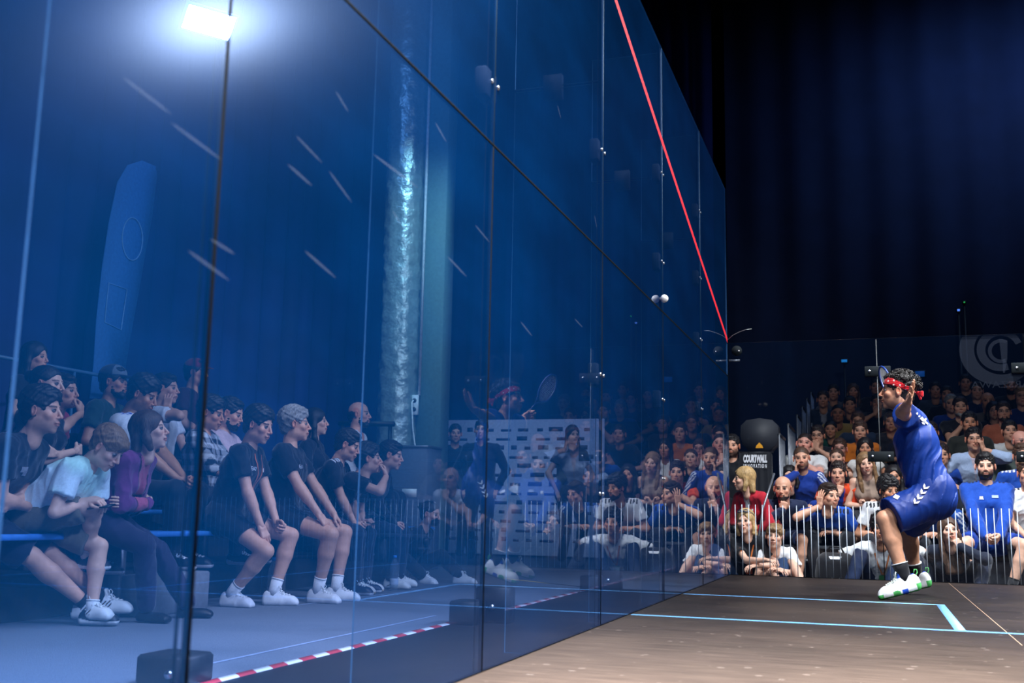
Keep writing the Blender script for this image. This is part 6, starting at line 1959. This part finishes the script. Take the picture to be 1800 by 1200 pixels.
# feather banner behind the side stand
p0, p1 = onX(165, 640, -6.45), onX(255, 285, -6.45)
Y0 = float((p0[1]+onX(225, 640, -6.45)[1])/2)
o = empty('feather_flag', (-6.45, Y0, FZ), label='tall rounded blue feather flag behind the side stand', cat='flag')
out = [(165, 640), (170, 560), (180, 470), (192, 390), (207, 320), (225, 290), (250, 282), (274, 292), (276, 310), (268, 380), (255, 450), (243, 520), (230, 590), (222, 640)]
pts = [onX(x, y, -6.45) for x, y in out]
lo1 = onX(158, 700, -6.45); lo2 = onX(212, 700, -6.45)
pts = [lo1]+pts+[lo2]
vs = [(0, p[1]-Y0, p[2]-FZ) for p in pts]; n = len(vs)
vs = vs+[(-.012, v[1], v[2]) for v in vs]
fs = [tuple(range(n)), tuple(reversed(range(n, 2*n)))]+[(i, i+n, (i+1) % n+n, (i+1) % n) for i in range(n)]
m = MB(); m.add(vs, fs); m.make('flag_cloth', mat('sky_blue_flag', '3a7cc4', .8), o)
m = MB(); m.tube([(-.02, 0, 0), (-.02, float(lo2[1])-Y0-.05, float(lo2[2])-FZ), (-.02, float(pts[11][1])-Y0, float(pts[11][2])-FZ)], .012, 8); m.make('flag_pole', BLACK, o, True)
m = MB()
c = onX(232, 420, -6.45); ring = [(.006, float(c[1])-Y0+.17*math.cos(t)*1.0, float(c[2])-FZ+.24*math.sin(t)) for t in np.linspace(0, 2*math.pi, 25)[:-1]]
m.tube(ring, .008, 6, closed=True)
q = [onX(x, y, -6.45) for x, y in ((190, 497), (222, 508), (212, 580), (183, 566))]
m.tube([(.006, float(v[1])-Y0, float(v[2])-FZ) for v in q], .008, 6, closed=True)
m.make('flag_print', mat('flag_print_blue', '7ab0e0', .8), o, True)

# black sports bag standing on the floor behind the glass
b = onY(1469, 990, 10.75)
o = empty('sports_bag', (b[0], 10.75, FZB), label='black sports bag with white chevrons between the spectators\' legs', cat='bag')
P = [cap((0, 0, .13), (0, 0, .30), .10, .095, lat=(1, 0, 0), w0=.10, w1=.09), half((0, 0, .002), (0, 0, -1), k=0)]
V, Q = net(P, .012, .01, lambda X: vnoise(X, 22, 3)*.006)
link('bag_body', mesh_np('bag_body', V, Q, FABRIC, np.tile(hx('101116'), (len(V), 1))), o)
m = MB(); m.tube([(-.08, 0, .39), (-.05, 0, .45), (.05, 0, .45), (.08, 0, .39)], .010, 8); m.make('bag_handle', BLACK, o, True)
bv = mk_project(V, Q); pr = []
def bagmark(pts):
    vv, ff = decal_on(bv, (0, 0, .2), (1, 0, 0), (0, 0, 1), (0, -1, 0), pts, [tuple(range(len(pts)))], .004); pr.append((vv, ff, hx('e8e8ea')))
for zz in (-.07, -.115):
    bagmark([(-.035, zz+.03), (-.035, zz+.012), (0, zz-.012), (0, zz+.008)]); bagmark([(0, zz+.008), (0, zz-.012), (.035, zz+.012), (.035, zz+.03)])
bagmark([(-.06, .16), (-.045, .135), (.045, .135), (.06, .16)])
Vx, Fx, Cx = merge(pr); link('bag_marks', mesh_np('bag_marks', Vx, Fx, FABRIC, Cx, False), o)
# small screens and indicator lamps glowing in the dark behind the top rows
def glow(x, y, Y, w, h, c, label, e=.6):
    p = onY(x, y, Y)
    o = empty('monitor', tuple(p), label=label, cat='screen')
    m = MB(); m.bbox((-w/2-.02, 0, -h/2-.02), (w/2+.02, .06, h/2+.02), .008); m.make('casing', BLACK, o)
    m = MB(); m.tube([(0, .03, -h/2-.02), (0, .03, FZB-p[2])], .015, 8); m.make('pole', BLACK, o, True)
    m = MB(); m.box((-w/2, -.004, -h/2), (w/2, .0, h/2)); m.make('display', mat('display_'+c, c, .5, emit=e, noise=0), o)
glow(1484, 634, 17.8, .09, .045, '1f86d8', 'small blue screen glowing above the top row near the railing')
glow(1617, 657, 17.8, .14, .09, '1450a0', 'dim blue screen glowing just behind the server\'s head', .35)
glow(1685, 545, 18.2, .04, .03, '5a8cff', 'tiny blue indicator lamp high in the dark hall', 1.0)
glow(1695, 531, 18.2, .02, .02, '30c060', 'tiny green indicator lamp high in the dark hall', .8)
